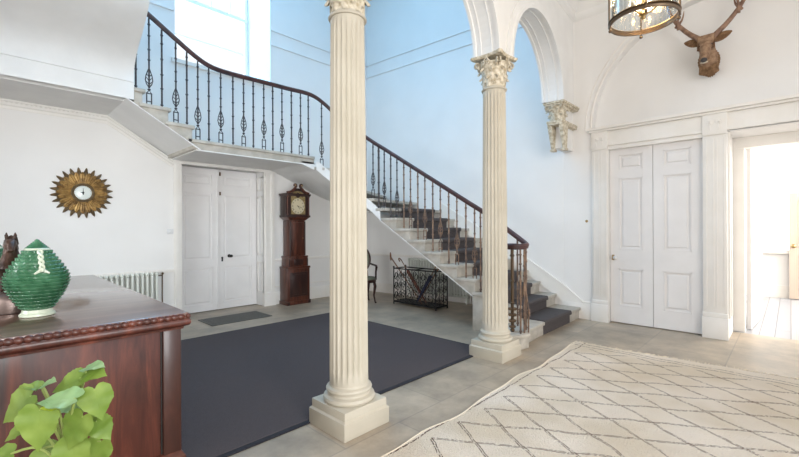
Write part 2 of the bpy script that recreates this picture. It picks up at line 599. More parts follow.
# wall body behind recess (thickness from XB+0.12)
for y0, y1, z0, z1 in ((BY1, 2.60, 0, AZ), (OY1, BY0, 0, AZ), (-3.2, OY0, 0, AZ), (BY0, BY1, BZ, AZ), (OY0, OY1, OZ, AZ)):
    m.box(XB, XB + 0.65, y0, y1, z0, z1)
m.box(XB + 0.09, XB + 0.65, BY0, BY1, 0, BZ)
m.box(XB + 0.13, XB + 0.65, -3.2, 2.60, AZ, HC + 0.1)
# front skin with semicircular arch cut
n = 40
arc = [(AC + AR * cos(pi * k / n), AZ + AR * sin(pi * k / n)) for k in range(n + 1)]
for k in range(n):
    (ya, za), (yb, zb) = arc[k], arc[k + 1]
    m.add([(XB, ya, za), (XB, yb, zb), (XB, yb, HC + 0.1), (XB, ya, HC + 0.1), (XB + 0.13, ya, za), (XB + 0.13, yb, zb)],
          [(0, 1, 2, 3), (0, 4, 5, 1)])
m.box(XB, XB + 0.13, AC + AR, 2.60, AZ, HC + 0.1)
m.box(XB, XB + 0.13, -3.2, AC - AR, AZ, HC + 0.1)
struct(m.build('wall_right', 'wall', smooth=0), 'white right-hand wall with shallow arched recess over doorways', 'wall')
# archivolt moulding round the recess
m = MB()
for rr, w, th in ((AR + 0.02, 0.035, 0.03), (AR + 0.10, 0.02, 0.015)):
    pts = [(XB, AC + rr * cos(pi * k / n), AZ + rr * sin(pi * k / n)) for k in range(n + 1)]
    m.tube(pts, th * 0.6, 8)
struct(m.build('trim_1', 'trim'), 'slim curved moulding round the arched recess on the right wall', 'moulding')

# ---- arcade wall with arches
CX1, CX2, CX3 = 1.86, 3.945, 6.08
CY = 2.32
C1, C2, C3 = Vector((1.85, 2.30, 0)), Vector((3.93, 2.34, 0)), Vector((6.00, 2.52, 0))
ZS = 3.26
AYF, AYB = CY - 0.16, CY + 0.16
pr = 0.155
n = 36


def seg_mat(p, q):
    d = (q - p).normalized()
    return Matrix.Translation(p) @ Matrix.Rotation(atan2(d.y, d.x), 4, 'Z')


SEG = [(seg_mat(C1, C2) @ Matrix.Translation((-2.11, 0, 0)), 2.11), (seg_mat(C1, C2), (C2 - C1).length), (seg_mat(C2, C3), (C3 - C2).length)]
m = MB()
for i_, (Mt, L_) in enumerate(SEG):
    r_ = L_ / 2 - pr
    cx = L_ / 2
    pts = [(cx - r_ * cos(pi * k / n), ZS + r_ * sin(pi * k / n)) for k in range(n + 1)]
    for k in range(n):
        (x0, z0), (x1, z1) = pts[k], pts[k + 1]
        m.add([(x0, -0.125, z0), (x1, -0.125, z1), (x1, -0.125, HS), (x0, -0.125, HS), (x0, 0.125, z0), (x1, 0.125, z1), (x1, 0.125, HS), (x0, 0.125, HS)],
              [(0, 1, 2, 3), (4, 7, 6, 5), (0, 4, 5, 1)], Mt)
    m.box(-0.01, cx - r_, -0.125, 0.125, ZS, HS, Mt)
    m.box(cx + r_, L_ + (0.5 if i_ == 2 else 0.01), -0.125, 0.125, ZS, HS, Mt)
m.box(-4.0, 0, -0.125, 0.125, 3.26, HS, SEG[0][0])
m.box(-4.0, -3.0, -0.125, 0.125, 0, 3.27, SEG[0][0])
struct(m.build('wall_arcade', 'plaster', smooth=0), 'white arcade wall with two semicircular arches above the columns', 'wall')
# archivolt rings proud of the wall on both faces and beads on the soffit
m = MB()
for Mt, L_ in SEG:
    r_ = L_ / 2 - pr
    cx = L_ / 2
    for yf in (-0.16, 0.16):
        sg = 1 if yf < 0 else -1
        ys = 0.035 * sg
        prof = [(r_ - 0.012, 0), (r_ - 0.012, ys), (r_ + 0.03, ys + 0.02 * sg), (r_ + 0.12, ys), (r_ + 0.12, ys * 0.6), (r_ + 0.09, 0.4 * ys), (r_ + 0.05, ys * 0.5), (r_ + 0.03, 0.0)]
        vs = []
        for k in range(n + 1):
            a = pi * k / n
            for rr, dy in prof:
                vs.append((cx - rr * cos(a), yf + dy, ZS + rr * sin(a)))
        q = len(prof)
        fs = [(k * q + i, (k + 1) * q + i, (k + 1) * q + (i + 1) % q, k * q + (i + 1) % q) for k in range(n) for i in range(q)]
        m.add(vs, fs, Mt)
    for dy in (-0.065, 0.065):
        m.tube([Mt @ Vector((cx - (r_ + 0.002) * cos(pi * k / n), dy, ZS + (r_ + 0.002) * sin(pi * k / n))) for k in range(n + 1)], 0.010, 6)
struct(m.build('trim_2', 'plaster'), 'moulded white bands round the arcade arches', 'moulding')

# ---- ceilings
struct(MB().box(-3.2, XB + 0.7, -4.2, CY + 0.12, HC, HC + 0.15).build('ceiling', 'plaster', smooth=0), 'white ceiling of the front hall', 'ceiling')
struct(MB().box(-3.2, XB + 0.4, CY + 0.05, 7.7, HS, HS + 0.15).build('ceiling', 'plaster', smooth=0), 'high white ceiling of the stair hall', 'ceiling')
struct(MB().box(-3.4, -3.2, -4.2, 7.7, 0, HS).build('wall_left', 'wall', smooth=0), 'white left wall of the hall', 'wall')
# front hall cornice on the right and arcade walls
prof = [(0, 0), (0.03, 0.02), (0.05, 0.07), (0.05, 0.11), (0.10, 0.17), (0.20, 0.24), (0.30, 0.28), (0.30, 0.34), (0.36, 0.40), (0, 0.40)]
m = MB()
m.sweep([(-o, z) for o, z in prof][::-1], [(-3.2, 2.04, 4.6), (C2.x, C2.y - 0.125, 4.6), (XB, 2.435, 4.6), (XB, -4.0, 4.6)])
for k in range(26):
    y = AYF - 0.12 - k * 0.16
    m.box(XB - 0.22, XB - 0.10, y - 0.045, y + 0.045, 4.80, 4.86)
for k in range(30):
    x = XB - 0.25 - k * 0.16
    yy = 2.435 - (XB - x) * 0.0898 if x > C2.x else 2.21 - (C2.x - x) * 0.024
    m.box(x - 0.045, x + 0.045, yy - 0.22, yy - 0.10, 4.80, 4.86)
struct(m.build('trim_3', 'plaster'), 'moulded plaster cornice at top of the front hall walls', 'cornice')

# ---- stair hall frieze band
m = MB()
for z in (4.80, 5.07):
    pf = [(0, 0), (0.02, 0.0), (0.035, 0.02), (0.035, 0.035), (0, 0.045)]
    m.sweep([(-o, zz) for o, zz in pf][::-1], [(XB - 0.0, CY + 0.2, z)][::-1] + []) if False else None
    skew(m, 2.62, YA, -0.01, 0.018, z, z + 0.022)
    m.box(WX1 + 0.02, XB - 0.0, YA - 0.018, YA + 0.01, z, z + 0.022)
    m.box(-3.2, WX0 - 0.02, YA - 0.018, YA + 0.01, z, z + 0.022)
for y in (3.9, 2.95):
    skew(m, y, y + 0.015, -0.01, 0.008, 4.82, 5.07)
    skew(m, y + 0.165, y + 0.18, -0.01, 0.008, 4.82, 5.07)
m.tube([(xw(3.99) - 0.004, 3.99 + 0.05 * cos(a), 4.945 + 0.06 * sin(a)) for a in [2 * pi * k / 16 for k in range(16)]], 0.007, 6, closed=True)
struct(m.build('trim_4', 'plaster'), 'two slim plaster ledges forming a frieze band high in stair hall', 'frieze')

# ---- stair window (deep splayed reveal)
m = MB()
WY = 7.52
wx0, wx1 = 2.20, 3.57
# splay faces
m.add([(WX1, YA, WZ0), (wx1, WY, WZ0 + 0.02), (wx1, WY, WZ1), (WX1, YA, WZ1)], [(0, 1, 2, 3)])
m.add([(WX0, YA, WZ0), (wx0, WY, WZ0 + 0.02), (wx0, WY, WZ1), (WX0, YA, WZ1)], [(0, 1, 2, 3)])
m.box(WX0 - 0.05, WX1 + 0.05, YA - 0.03, WY, WZ0 - 0.04, WZ0 + 0.02)
wn = struct(thing('window_1', (3.0, YA, WZ0), None, None), 'tall bright sash window above the stair landing', 'window')
o = m.build('window_reveal', 'trim', wn, smooth=0, loc=(0, 0, 0))


def reparent(o, p):
    o.parent = p
    o.location = Vector(o.location) - Vector(p.location)
    return o


def PB(mb, name, mat, parent, **kw):
    """build at world coordinates, parent to an un-rotated empty at its location"""
    o = mb.build(name, mat, None, **kw)
    o.parent = parent
    o.location = Vector(o.location) - Vector(parent.location)
    return o


o.location = -Vector(wn.location)
m = MB()
for x in (wx0, wx1 - 0.05):
    m.box(x, x + 0.05, WY - 0.05, WY + 0.02, WZ0, WZ1)
m.box(wx0, wx1, WY - 0.05, WY + 0.02, WZ0, WZ0 + 0.08)
m.box(wx0, wx1, WY - 0.06, WY + 0.02, 5.33, 5.39)
PB(m, 'sash_frame', 'trim', wn, smooth=0)
m = MB()
for z in (4.72, 6.05, 6.65):
    m.box(wx0, wx1, WY - 0.03, WY + 0.01, z - 0.010, z + 0.010)
for x in (wx0 + 0.36, wx0 + 0.70, wx0 + 1.04):
    m.box(x - 0.007, x + 0.007, WY - 0.03, WY + 0.01, 5.36, WZ1)
PB(m, 'glazing_bars', 'trim', wn, smooth=0)
PB(MB().box(wx0, wx1, WY - 0.012, WY - 0.006, WZ0, WZ1), 'pane', 'pane', wn, smooth=0)
# cut the wall body behind the window: the wall box stops at 7.6 so the opening is clear

# ================================================================== DOORS
def panel_leaf(m, u0, u1, z0, z1, zs, depth, put, inset=0.085):
    """solid leaf with sunk, fielded panels. put(u, d, z) -> xyz, d grows toward the viewer"""
    def bx(a, b, c, d, e, f):
        pts = [put(x, y, z) for z in (e, f) for x, y in ((a, c), (b, c), (b, d), (a, d))]
        m.add(pts, [(0, 3, 2, 1), (4, 5, 6, 7), (0, 1, 5, 4), (1, 2, 6, 5), (2, 3, 7, 6), (3, 0, 4, 7)])
    bx(u0, u1, 0, depth - 0.018, z0, z1)
    bx(u0, u0 + inset, depth - 0.018, depth, z0, z1)
    bx(u1 - inset, u1, depth - 0.018, depth, z0, z1)
    zz = [z0] + [q for p in zs for q in p] + [z1]
    for i in range(0, len(zz), 2):
        bx(u0 + inset, u1 - inset, depth - 0.018, depth, zz[i], zz[i + 1])
    for a, b in zs:
        # raised field
        g = 0.035
        pts = [put(u, depth - 0.018, z) for u, z in ((u0 + inset + g, a + g), (u1 - inset - g, a + g), (u1 - inset - g, b - g), (u0 + inset + g, b - g))]
        g2 = 0.055
        pts += [put(u, depth - 0.006, z) for u, z in ((u0 + inset + g2, a + g2), (u1 - inset - g2, a + g2), (u1 - inset - g2, b - g2), (u0 + inset + g2, b - g2))]
        m.add(pts, [(0, 1, 5, 4), (1, 2, 6, 5), (2, 3, 7, 6), (3, 0, 4, 7), (4, 5, 6, 7)])
        # bead round the panel
        q = 0.012
        for uu0, uu1, za, zb in ((u0 + inset, u1 - inset, a, a + q), (u0 + inset, u1 - inset, b - q, b), (u0 + inset, u0 + inset + q, a, b), (u1 - inset - q, u1 - inset, a, b)):
            bx(uu0, uu1, depth - 0.018, depth + 0.004, za, zb)


# rear double doors
d1 = struct(thing('door_1', (2.94, 7.2, 0), None, None), 'tall white panelled double doors in the rear wall beneath the landing', 'door')
SE = 2.865
zsA = [(0.12, 0.76), (0.88, 2.02), (2.13, 2.34)]
for u0, u1 in ((DX0 + 0.01, SE - 0.003), (SE + 0.003, DX1 - 0.01)):
    m = MB()
    panel_leaf(m, u0, u1, 0.012, DZ - 0.01, zsA, 0.05, lambda u, d, z: (u, 7.20 - d, z))
    PB(m, 'door_leaf', 'door', d1, smooth=0)
m = MB().box(SE - 0.012, SE + 0.012, 7.13, 7.15, 0.012, DZ - 0.01)
PB(m, 'astragal', 'door', d1, smooth=0)
m = MB().tube([(3.06, 7.15, 0.93), (3.06, 7.09, 0.93)], 0.009, 8)
m.sphere((3.06, 7.07, 0.93), 0.03, sc=(1.2, 0.8, 0.9))
m.tube([(3.06, 7.149, 0.93), (3.06, 7.142, 0.93)], 0.03, 14)
m.tube([(2.935, 7.149, 0.905), (2.935, 7.135, 0.905)], 0.016, 10)
m.box(2.925, 2.945, 7.13, 7.15, 0.84, 0.90)
PB(m, 'door_knob', 'black', d1, label='black round door knob and keyhole plate')
m = MB()
for z in (2.36, 2.02):
    m.box(2.89, 2.91, 7.12, 7.15, z - 0.03, z + 0.03)
PB(m, 'bolt', 'bronze', d1, smooth=0)
# casing of rear door: jamb pilasters + head
m = MB()
m.box(DX0 - 0.11, DX0, YA - 0.03, YA + 0.02, 0.0, 2.50)
m.box(DX0 - 0.09, DX0 - 0.05, YA - 0.045, YA - 0.02, 0.2, 2.50)
m.box(DX1, DX1 + 0.20, YA - 0.04, YA + 0.02, 0.0, 2.50)
m.box(DX1 - 0.015, DX1 + 0.215, YA - 0.06, YA + 0.02, 0.0, 0.24)
m.box(DX1 + 0.02, DX1 + 0.06, YA - 0.055, YA - 0.03, 0.27, 2.40)
m.box(DX1 + 0.13, DX1 + 0.17, YA - 0.055, YA - 0.03, 0.27, 2.40)
m.box(DX0 - 0.13, DX1 + 0.22, YA - 0.05, YA + 0.02, 2.43, 2.50)
# jamb lining panel mouldings
for z0, z1 in ((0.25, 0.8), (0.92, 2.0), (2.1, 2.35)):
    m.box(DX1 - 0.012, DX1 + 0.001, YA + 0.04, YA + 0.06, z0, z1)
    m.box(DX1 - 0.012, DX1 + 0.001, YA + 0.19, YA + 0.21, z0, z1)
    m.box(DX1 - 0.012, DX1 + 0.001, YA + 0.04, YA + 0.21, z0, z0 + 0.02)
    m.box(DX1 - 0.012, DX1 + 0.001, YA + 0.04, YA + 0.21, z1 - 0.02, z1)
struct(m.build('trim_5', 'trim', smooth=0), 'white pilaster casing round the rear double doors', 'door casing')

# right wall double doors
d2 = struct(thing('door_2', (XB, 1.37, 0), None, None), 'closed white six-panel double doors in the right wall', 'door')
zsB = [(0.26, 0.80), (1.08, 2.12), (2.24, 2.46)]
SB = 1.375
DXB = XB + 0.09
for u0, u1 in ((BY0 + 0.005, SB - 0.003), (SB + 0.003, BY1 - 0.005)):
    m = MB()
    panel_leaf(m, u0, u1, 0.015, BZ - 0.015, zsB, 0.045, lambda u, d, z: (DXB - d, u, z), inset=0.12)
    PB(m, 'door_leaf', 'door', d2, smooth=0)
m = MB().tube([(DXB - 0.04, 1.845, 0.96), (DXB - 0.10, 1.845, 0.96)], 0.010, 10)
m.sphere((DXB - 0.11, 1.845, 0.96), 0.028)
PB(m, 'door_knob', 'plaque', d2, label='white porcelain door knob')
m = MB().box(DXB - 0.052, DXB - 0.04, 1.87, 1.90, 0.92, 1.0)
m.sphere((DXB - 0.05, 1.885, 0.985), 0.008)
PB(m, 'escutcheon', 'brass', d2, smooth=0)

# entablature, pilasters of right wall
m = MB()
# lintel band
m.box(XB - 0.03, XB + 0.02, OY0 - 0.3, 2.17, 2.60, 2.82)
m.box(XB - 0.05, XB + 0.02, OY0 - 0.32, 2.18, 2.60, 2.63)
m.box(XB - 0.07, XB + 0.02, OY0 - 0.34, 2.19, 2.82, 2.85)
m.box(XB - 0.10, XB + 0.02, OY0 - 0.36, 2.21, 2.85, 2.89)
m.box(XB - 0.03, XB + 0.09, BY0 - 0.01, BY1 + 0.01, 2.545, 2.60)
struct(m.build('trim_6', 'trim', bevel=0.004, smooth=0), 'white entablature running above both openings in the right wall', 'entablature')


def pilaster(y0, y1, name, label):
    m = MB()
    yc = (y0 + y1) / 2
    m.box(XB - 0.035, XB + 0.02, y0, y1, 0.32, 2.60)
    w = (y1 - y0)
    for f in (0.12, 0.42, 0.56, 0.86):
        m.box(XB - 0.039, XB - 0.03, y0 + f * w - 0.008, y0 + f * w + 0.008, 0.40, 2.52)
    m.box(XB - 0.065, XB + 0.02, y0 - 0.012, y1 + 0.012, 0.0, 0.26)
    m.box(XB - 0.055, XB + 0.02, y0 - 0.006, y1 + 0.006, 0.26, 0.32)
    m.box(XB - 0.055, XB + 0.02, y0 - 0.004, y1 + 0.004, 2.56, 2.84)
    # rosettes in the block
    for dy in (-0.045, 0.045):
        M_ = Matrix.Translation((XB - 0.055, yc + dy, 2.72)) @ Matrix.Rotation(-pi / 2, 4, 'Y')
        m.lathe([(0.036, 0), (0.036, 0.008), (0.026, 0.010), (0.022, 0.006), (0.012, 0.014), (0.001, 0.018)], 14, mat=M_)
        m.box(XB - 0.06, XB - 0.05, yc + dy - 0.008, yc + dy + 0.008, 2.62, 2.68)
    struct(m.build(name, 'trim', bevel=0.004, smooth=30), label, 'pilaster')


pilaster(0.565, 0.805, 'trim_7', 'white panelled pilaster with rosettes between the two right-hand openings')
pilaster(1.935, 2.155, 'trim_8', 'white panelled pilaster left of the closed right-hand double doors')
pilaster(-0.86, -0.625, 'trim_9', 'white pilaster right of the open doorway')

# opening linings
m = MB()
m.box(XB + 0.6, XB + 0.78, OY1 - 0.12, OY1 + 0.02, 0, OZ - 0.14)
m.box(XB + 0.6, XB + 0.78, OY0 - 0.02, OY0 + 0.10, 0, OZ - 0.14)
m.box(XB + 0.6, XB + 0.78, OY0 - 0.02, OY1 + 0.02, OZ - 0.14, OZ + 0.1)
m.box(XB + 0.64, XB + 0.70, OY0 - 0.3, OY1 + 0.5, OZ, 3.2)
m.box(XB + 0.64, XB + 0.70, OY1 + 0.0, OY1 + 1.4, 0, 3.2)
m.box(XB + 0.04, XB + 0.09, OY1 - 0.02, OY1 + 0.01, 0.25, OZ)
m.box(XB + 0.25, XB + 0.30, OY1 - 0.02, OY1 + 0.01, 0.25, OZ)
struct(m.build('trim_10', 'trim', bevel=0.004, smooth=0), 'white lining of the open doorway at right', 'door lining')
d3 = struct(thing('door_3', (7.24, 0.42, 0), None, None), 'white door folded back inside the open right-hand doorway', 'door')
m = MB()
panel_leaf(m, 7.25, 8.40, 0.015, 2.55, zsB, 0.045, lambda u, d, z: (u, 0.43 - 0.06 * (u - 7.25) - d, z), inset=0.14)
PB(m, 'door_leaf', 'door', d3, smooth=0)

# next room
struct(MB().box(11.0, 11.2, -3.2, 2.2, 0, 3.2).build('wall_far_room', 'wall', smooth=0), 'white far wall of the bright room beyond the doorway', 'wall')
struct(MB().box(7.1, 11.2, 1.9, 2.1, 0, 3.2).build('wall_room_side', 'wall', smooth=0), 'white side wall of the bright room beyond the doorway', 'wall')
struct(MB().box(7.1, 11.2, -3.2, -3.0, 0, 3.2).build('wall_room_front', 'wall', smooth=0), 'white near side wall of the bright room beyond doorway', 'wall')
struct(MB().box(6.95, 11.2, -3.2, 2.1, 3.2, 3.3).build('ceiling', 'plaster', smooth=0), 'white ceiling of the bright room beyond the doorway', 'ceiling')
struct(MB().box(10.97, 11.0, -3.0, 1.9, 0, 0.24).box(10.96, 11.0, -3.0, 1.9, 0.86, 0.90).build('baseboard_far_room', 'trim', smooth=0), 'white skirting and dado on far wall of the bright room', 'skirting')
m_ = nmat('daylit_window_glass', (0.9, 0.95, 1.0), 0.3)
bsdf(m_).inputs['Emission Color'].default_value = (0.92, 0.97, 1.0, 1)
bsdf(m_).inputs['Emission Strength'].default_value = 2.2
M['sky_pane'] = m_
w2 = struct(thing('window_2', (11.0, 0.2, 0.9), None, None), 'bright white window on the far wall beyond the doorway', 'window')
PB(MB().box(10.965, 10.985, 0.0, 0.36, 0.95, 2.05), 'pane', 'sky_pane', w2, smooth=0)
PB(MB().box(10.93, 10.99, -0.04, 0.0, 0.94, 2.05).box(10.93, 10.99, 0.36, 0.40, 0.94, 2.05).box(10.93, 10.99, -0.04, 0.40, 2.05, 2.12).box(10.90, 10.99, -0.06, 0.42, 0.88, 0.94), 'window_frame', 'trim', w2, smooth=0)
d4 = struct(thing('door_4', (10.9, -0.35, 0), None, None), 'warm cream door with brass knob on the far side of the bright room', 'door')
m = MB()
panel_leaf(m, -0.75, 0.02, 0.015, 2.05, [(0.2, 0.85), (1.0, 1.9)], 0.045, lambda u, d, z: (10.9 - d, u, z), inset=0.12)
PB(m, 'door_leaf', 'cream_door', d4, smooth=0)
m = MB().tube([(10.86, -0.04, 1.03), (10.80, -0.04, 1.03)], 0.012, 10)
m.sphere((10.79, -0.04, 1.03), 0.04)
PB(m, 'door_knob', 'brass', d4)

# ---- baseboards and dado rails
def skirt(m, pts, h=0.24, t=0.025, z0=0.0):
    m.sweep([(0, 0), (0, h), (-t * 0.4, h), (-t * 0.7, h - 0.03), (-t, h - 0.05), (-t, 0)], pts)


m = MB()
skirt(m, [(-3.2, YA, 0), (DX0 - 0.11, YA, 0)])
skirt(m, [(DX1 + 0.21, YA, 0), (XB - 0.31, YA, 0)])
m.box(-3.2, DX0 - 0.11, YA - 0.025, YA, 0.74, 0.79)
m.box(DX1 + 0.2, XB - 0.3, YA - 0.025, YA, 0.80, 0.85)
m.box(DX1 + 0.2, XB - 0.3, YA - 0.012, YA, 0.32, 0.34)
struct(m.build('baseboard_rear', 'trim', bevel=0.003), 'white skirting and dado rail along the rear wall', 'skirting')
# wall under the lower flight
struct(MB().box(XB - 0.3, XB - 0.0, 3.3, YA, 0, 0.8).build('wall_under_stair', 'wall', smooth=0), 'white panelled wall beneath the lower stair flight', 'wall') if False else None
m = MB()
skirt(m, [(xw(YA), YA, 0), (xw(3.1), 3.1, 0)], h=0.2)
skew(m, 3.6, YA, 0, 0.025, 0.80, 0.85)
m.box(XB - 0.03, XB, 2.17, 2.62, 0, 0.24)
m.box(XB - 0.02, XB, 2.17, 2.62, 0.24, 0.27)
m.box(XB - 0.025, XB - 0.0, 2.60, 2.66, 0, 0.26)
struct(m.build('baseboard_right', 'trim', bevel=0.003), 'white skirting along the right wall and under the stair', 'skirting')

# ================================================================== COLUMNS
def fluted(m, c, z0, z1, r0, r1, nf=22):
    per = 6
    n = nf * per
    rings = []
    H = z1 - z0
    zl = [0, 0.012, 0.03, 0.05, 0.25, 0.5, 0.75, 0.95, 0.975, 0.99, 1.0]
    vs = []
    for tz in zl:
        R_ = r0 + (r1 - r0) * (tz ** 1.3)
        dep = 0.016 * R_ / r0
        if tz <= 0.012 or tz >= 0.99: dep = 0
        elif tz <= 0.03 or tz >= 0.975: dep *= 0.7
        for k in range(n):
            ph = (k % per) / per
            # fillet on 1/6, flute on the rest
            if k % per == 0:
                rr = R_
            elif k % per == per - 1 and False:
                rr = R_
            else:
                s_ = (k % per) / (per)
                rr = R_ - dep * sin(pi * s_) ** 0.6
            a = 2 * pi * (k / n)
            vs.append((c[0] + rr * cos(a), c[1] + rr * sin(a), z0 + H * tz))
    fs = []
    for i in range(len(zl) - 1):
        for k in range(n):
            k2 = (k + 1) % n
            fs.append((i * n + k, i * n + k2, (i + 1) * n + k2, (i + 1) * n + k))
    m.add(vs, fs)


def acanthus(m, ang, rb, z0, h, w, curl, c):
    """a curling leaf standing on the bell"""
    rows = 8
    vs = []
    ca, sa = cos(ang), sin(ang)
    for i in range(rows + 1):
        t = i / rows
        z = z0 + h * sin(min(1.0, t * 1.15) * pi / 2) - (0.28 * h * max(0, t - 0.8) / 0.2)
        r = rb + 0.008 + 0.12 * curl * t * 0.2 + curl * max(0, t - 0.55) ** 1.5 * 2.6
        ww = w * (0.75 + 0.5 * sin(pi * min(1, t * 1.1))) * (1 - 0.75 * max(0, t - 0.72) / 0.28)
        ww *= (1 + 0.14 * sin(i * pi))  # kept symmetric
        if i % 2: ww *= 0.84
        for j, s in enumerate((-1, -0.5, 0, 0.5, 1)):
            fold = 0.006 * (1 - abs(s)) + (0.004 if j % 2 else -0.003)
            rr = r + fold - 0.010 * abs(s) ** 2
            x = rr * ca - s * ww * 0.5 * sa
            y = rr * sa + s * ww * 0.5 * ca
            vs.append((c[0] + x, c[1] + y, z))
    fs = []
    for i in range(rows):
        for j in range(4):
            a = i * 5 + j
            fs.append((a, a + 1, a + 6, a + 5))
    m.add(vs, fs)
    # backing so that the leaf has thickness
    vs2 = [(p[0] - 0.006 * ca, p[1] - 0.006 * sa, p[2] - 0.004) for p in vs]
    m.add(vs2, [tuple(reversed(f)) for f in fs])


def capital_mesh(c, rs, z0, zt, half, angs=None, corners=((1, 1), (1, -1), (-1, 1), (-1, -1))):
    m = MB()
    h = zt - z0
    m.lathe([(rs, 0), (rs + 0.004, 0.3 * h), (rs + 0.02, 0.55 * h), (rs + 0.045, 0.72 * h), (rs + 0.055, 0.84 * h)], 32, (c[0], c[1], z0))
    for k in range(8):
        a = 2 * pi * k / 8
        acanthus(m, a, rs, z0 + 0.012, h * 0.36, 0.085, 0.055, c)
        acanthus(m, a + pi / 8, rs + 0.004, z0 + 0.02 + h * 0.12, h * 0.52, 0.075, 0.075, c)
    # corner volutes
    for sx, sy in corners:
        a = atan2(sy, sx)
        D = half * 1.18
        for s in (-1, 1):
            pts = []
            rad = []
            # stem up to the corner then a spiral
            st = [(rs + 0.055, 0.66), (rs + (D - rs) * 0.65, 0.80)]
            for r_, t in st:
                pts.append((r_, z0 + h * t))
                rad.append(0.011)
            cr, cz, q = D - 0.02, z0 + h * 0.80, 0.034
            for k in range(13):
                th = pi * 0.75 - k * pi / 5
                qq = q * (1 - k / 15)
                pts.append((cr + qq * cos(th), cz + qq * sin(th)))
                rad.append(0.010 * (1 - k / 30))
            off = s * 0.016
            m.tube([(c[0] + r_ * cos(a) - off * sin(a), c[1] + r_ * sin(a) + off * cos(a), z) for r_, z in pts], rad, 6)
    # inner scrolls and fleuron at each face
    for k in range(4):
        a = pi / 2 * k
        for s in (-1, 1):
            pts = []
            for q in range(10):
                th = pi * 0.2 + q * pi / 5
                qq = 0.026 * (1 - q / 13)
                u = s * (0.03 - 0.0) + s * qq * cos(th)
                pts.append((rs + 0.065, u, z0 + h * 0.78 + qq * sin(th)))
            m.tube([(c[0] + p[0] * cos(a) - p[1] * sin(a), c[1] + p[0] * sin(a) + p[1] * cos(a), p[2]) for p in pts], 0.007, 5)
        for q in range(6):
            th = q * pi / 3
            u, v = 0.02 * cos(th), 0.02 * sin(th)
            rr = half * 0.92
            m.sphere((c[0] + rr * cos(a) - u * sin(a), c[1] + rr * sin(a) + u * cos(a), zt - 0.028 + v), 0.011, 6, 4)
    return m


def abacus_mesh(c, half, z0, z1, corners=True):
    m = MB()
    poly = []
    nseg = 8
    D = half * 1.12
    for k in range(4):
        a0 = pi / 4 + pi / 2 * k
        a1 = a0 + pi / 2
        p0 = Vector((D * sqrt(2) * 0.93 * cos(a0 + 0.07), D * sqrt(2) * 0.93 * sin(a0 + 0.07)))
        p1 = Vector((D * sqrt(2) * 0.93 * cos(a1 - 0.07), D * sqrt(2) * 0.93 * sin(a1 - 0.07)))
        mid = (p0 + p1) / 2
        inn = -mid.normalized()
        for q in range(nseg + 1):
            t = q / nseg
            p = p0.lerp(p1, t) + inn * (4 * t * (1 - t)) * half * 0.16
            poly.append((c[0] + p.x, c[1] + p.y))
    cx = [((p[0] - c[0]) * 0.94 + c[0], (p[1] - c[1]) * 0.94 + c[1]) for p in poly]
    n = len(poly)
    vs = [(x, y, z0) for x, y in cx] + [(x, y, (z0 + z1) / 2) for x, y in poly] + [(x, y, z1) for x, y in poly]
    fs = [tuple(range(n - 1, -1, -1)), tuple(2 * n + i for i in range(n))]
    for r_ in range(2):
        fs += [(r_ * n + i, r_ * n + (i + 1) % n, (r_ + 1) * n + (i + 1) % n, (r_ + 1) * n + i) for i in range(n)]
    m.add(vs, fs)
    return m


def column(x, y, label):
    t = thing('column', (x, y, 0), label, 'column')
    m = MB().box(x - 0.205, x + 0.205, y - 0.205, y + 0.205, 0, 0.115)
    m.frustum((x, y, 0.115), 0.205, 0.205, (x, y, 0.127), 0.190, 0.190)
    m.box(x - 0.190, x + 0.190, y - 0.190, y + 0.190, 0.127, 0.182)
    PB(m, 'plinth', 'column', t, bevel=0.004)
    m = MB().lathe([(0.150, 0), (0.178, 0.006), (0.186, 0.022), (0.180, 0.040), (0.165, 0.047), (0.155, 0.050), (0.150, 0.060), (0.152, 0.070),
                    (0.160, 0.074), (0.165, 0.086), (0.160, 0.098), (0.150, 0.104), (0.143, 0.108), (0.141, 0.118), (0.139, 0.122)], 48, (x, y, 0.180))
    PB(m, 'base', 'column', t)
    m = MB()
    fluted(m, (x, y), 0.30, 2.90, 0.139, 0.122)
    PB(m, 'shaft', 'column', t, smooth=25)
    m = MB().lathe([(0.120, 0), (0.134, 0.003), (0.139, 0.012), (0.134, 0.021), (0.122, 0.024)], 40, (x, y, 2.895))
    m.lathe([(0.118, 0), (0.118, 0.02)], 40, (x, y, 2.915))
    PB(m, 'astragal', 'column', t)
    PB(capital_mesh((x, y), 0.112, 2.918, 3.235, 0.175), 'capital', 'capital', t, smooth=50, label='carved acanthus leaf capital')
    PB(abacus_mesh((x, y), 0.175, 3.232, 3.262), 'abacus', 'capital', t, smooth=30)
    return t


column(C1.x, C1.y, 'cream fluted column in the foreground, centre left, on the near edge of the dark mat')
column(C2.x, C2.y, 'cream fluted column by the foot of the stairs, nearer the right wall')

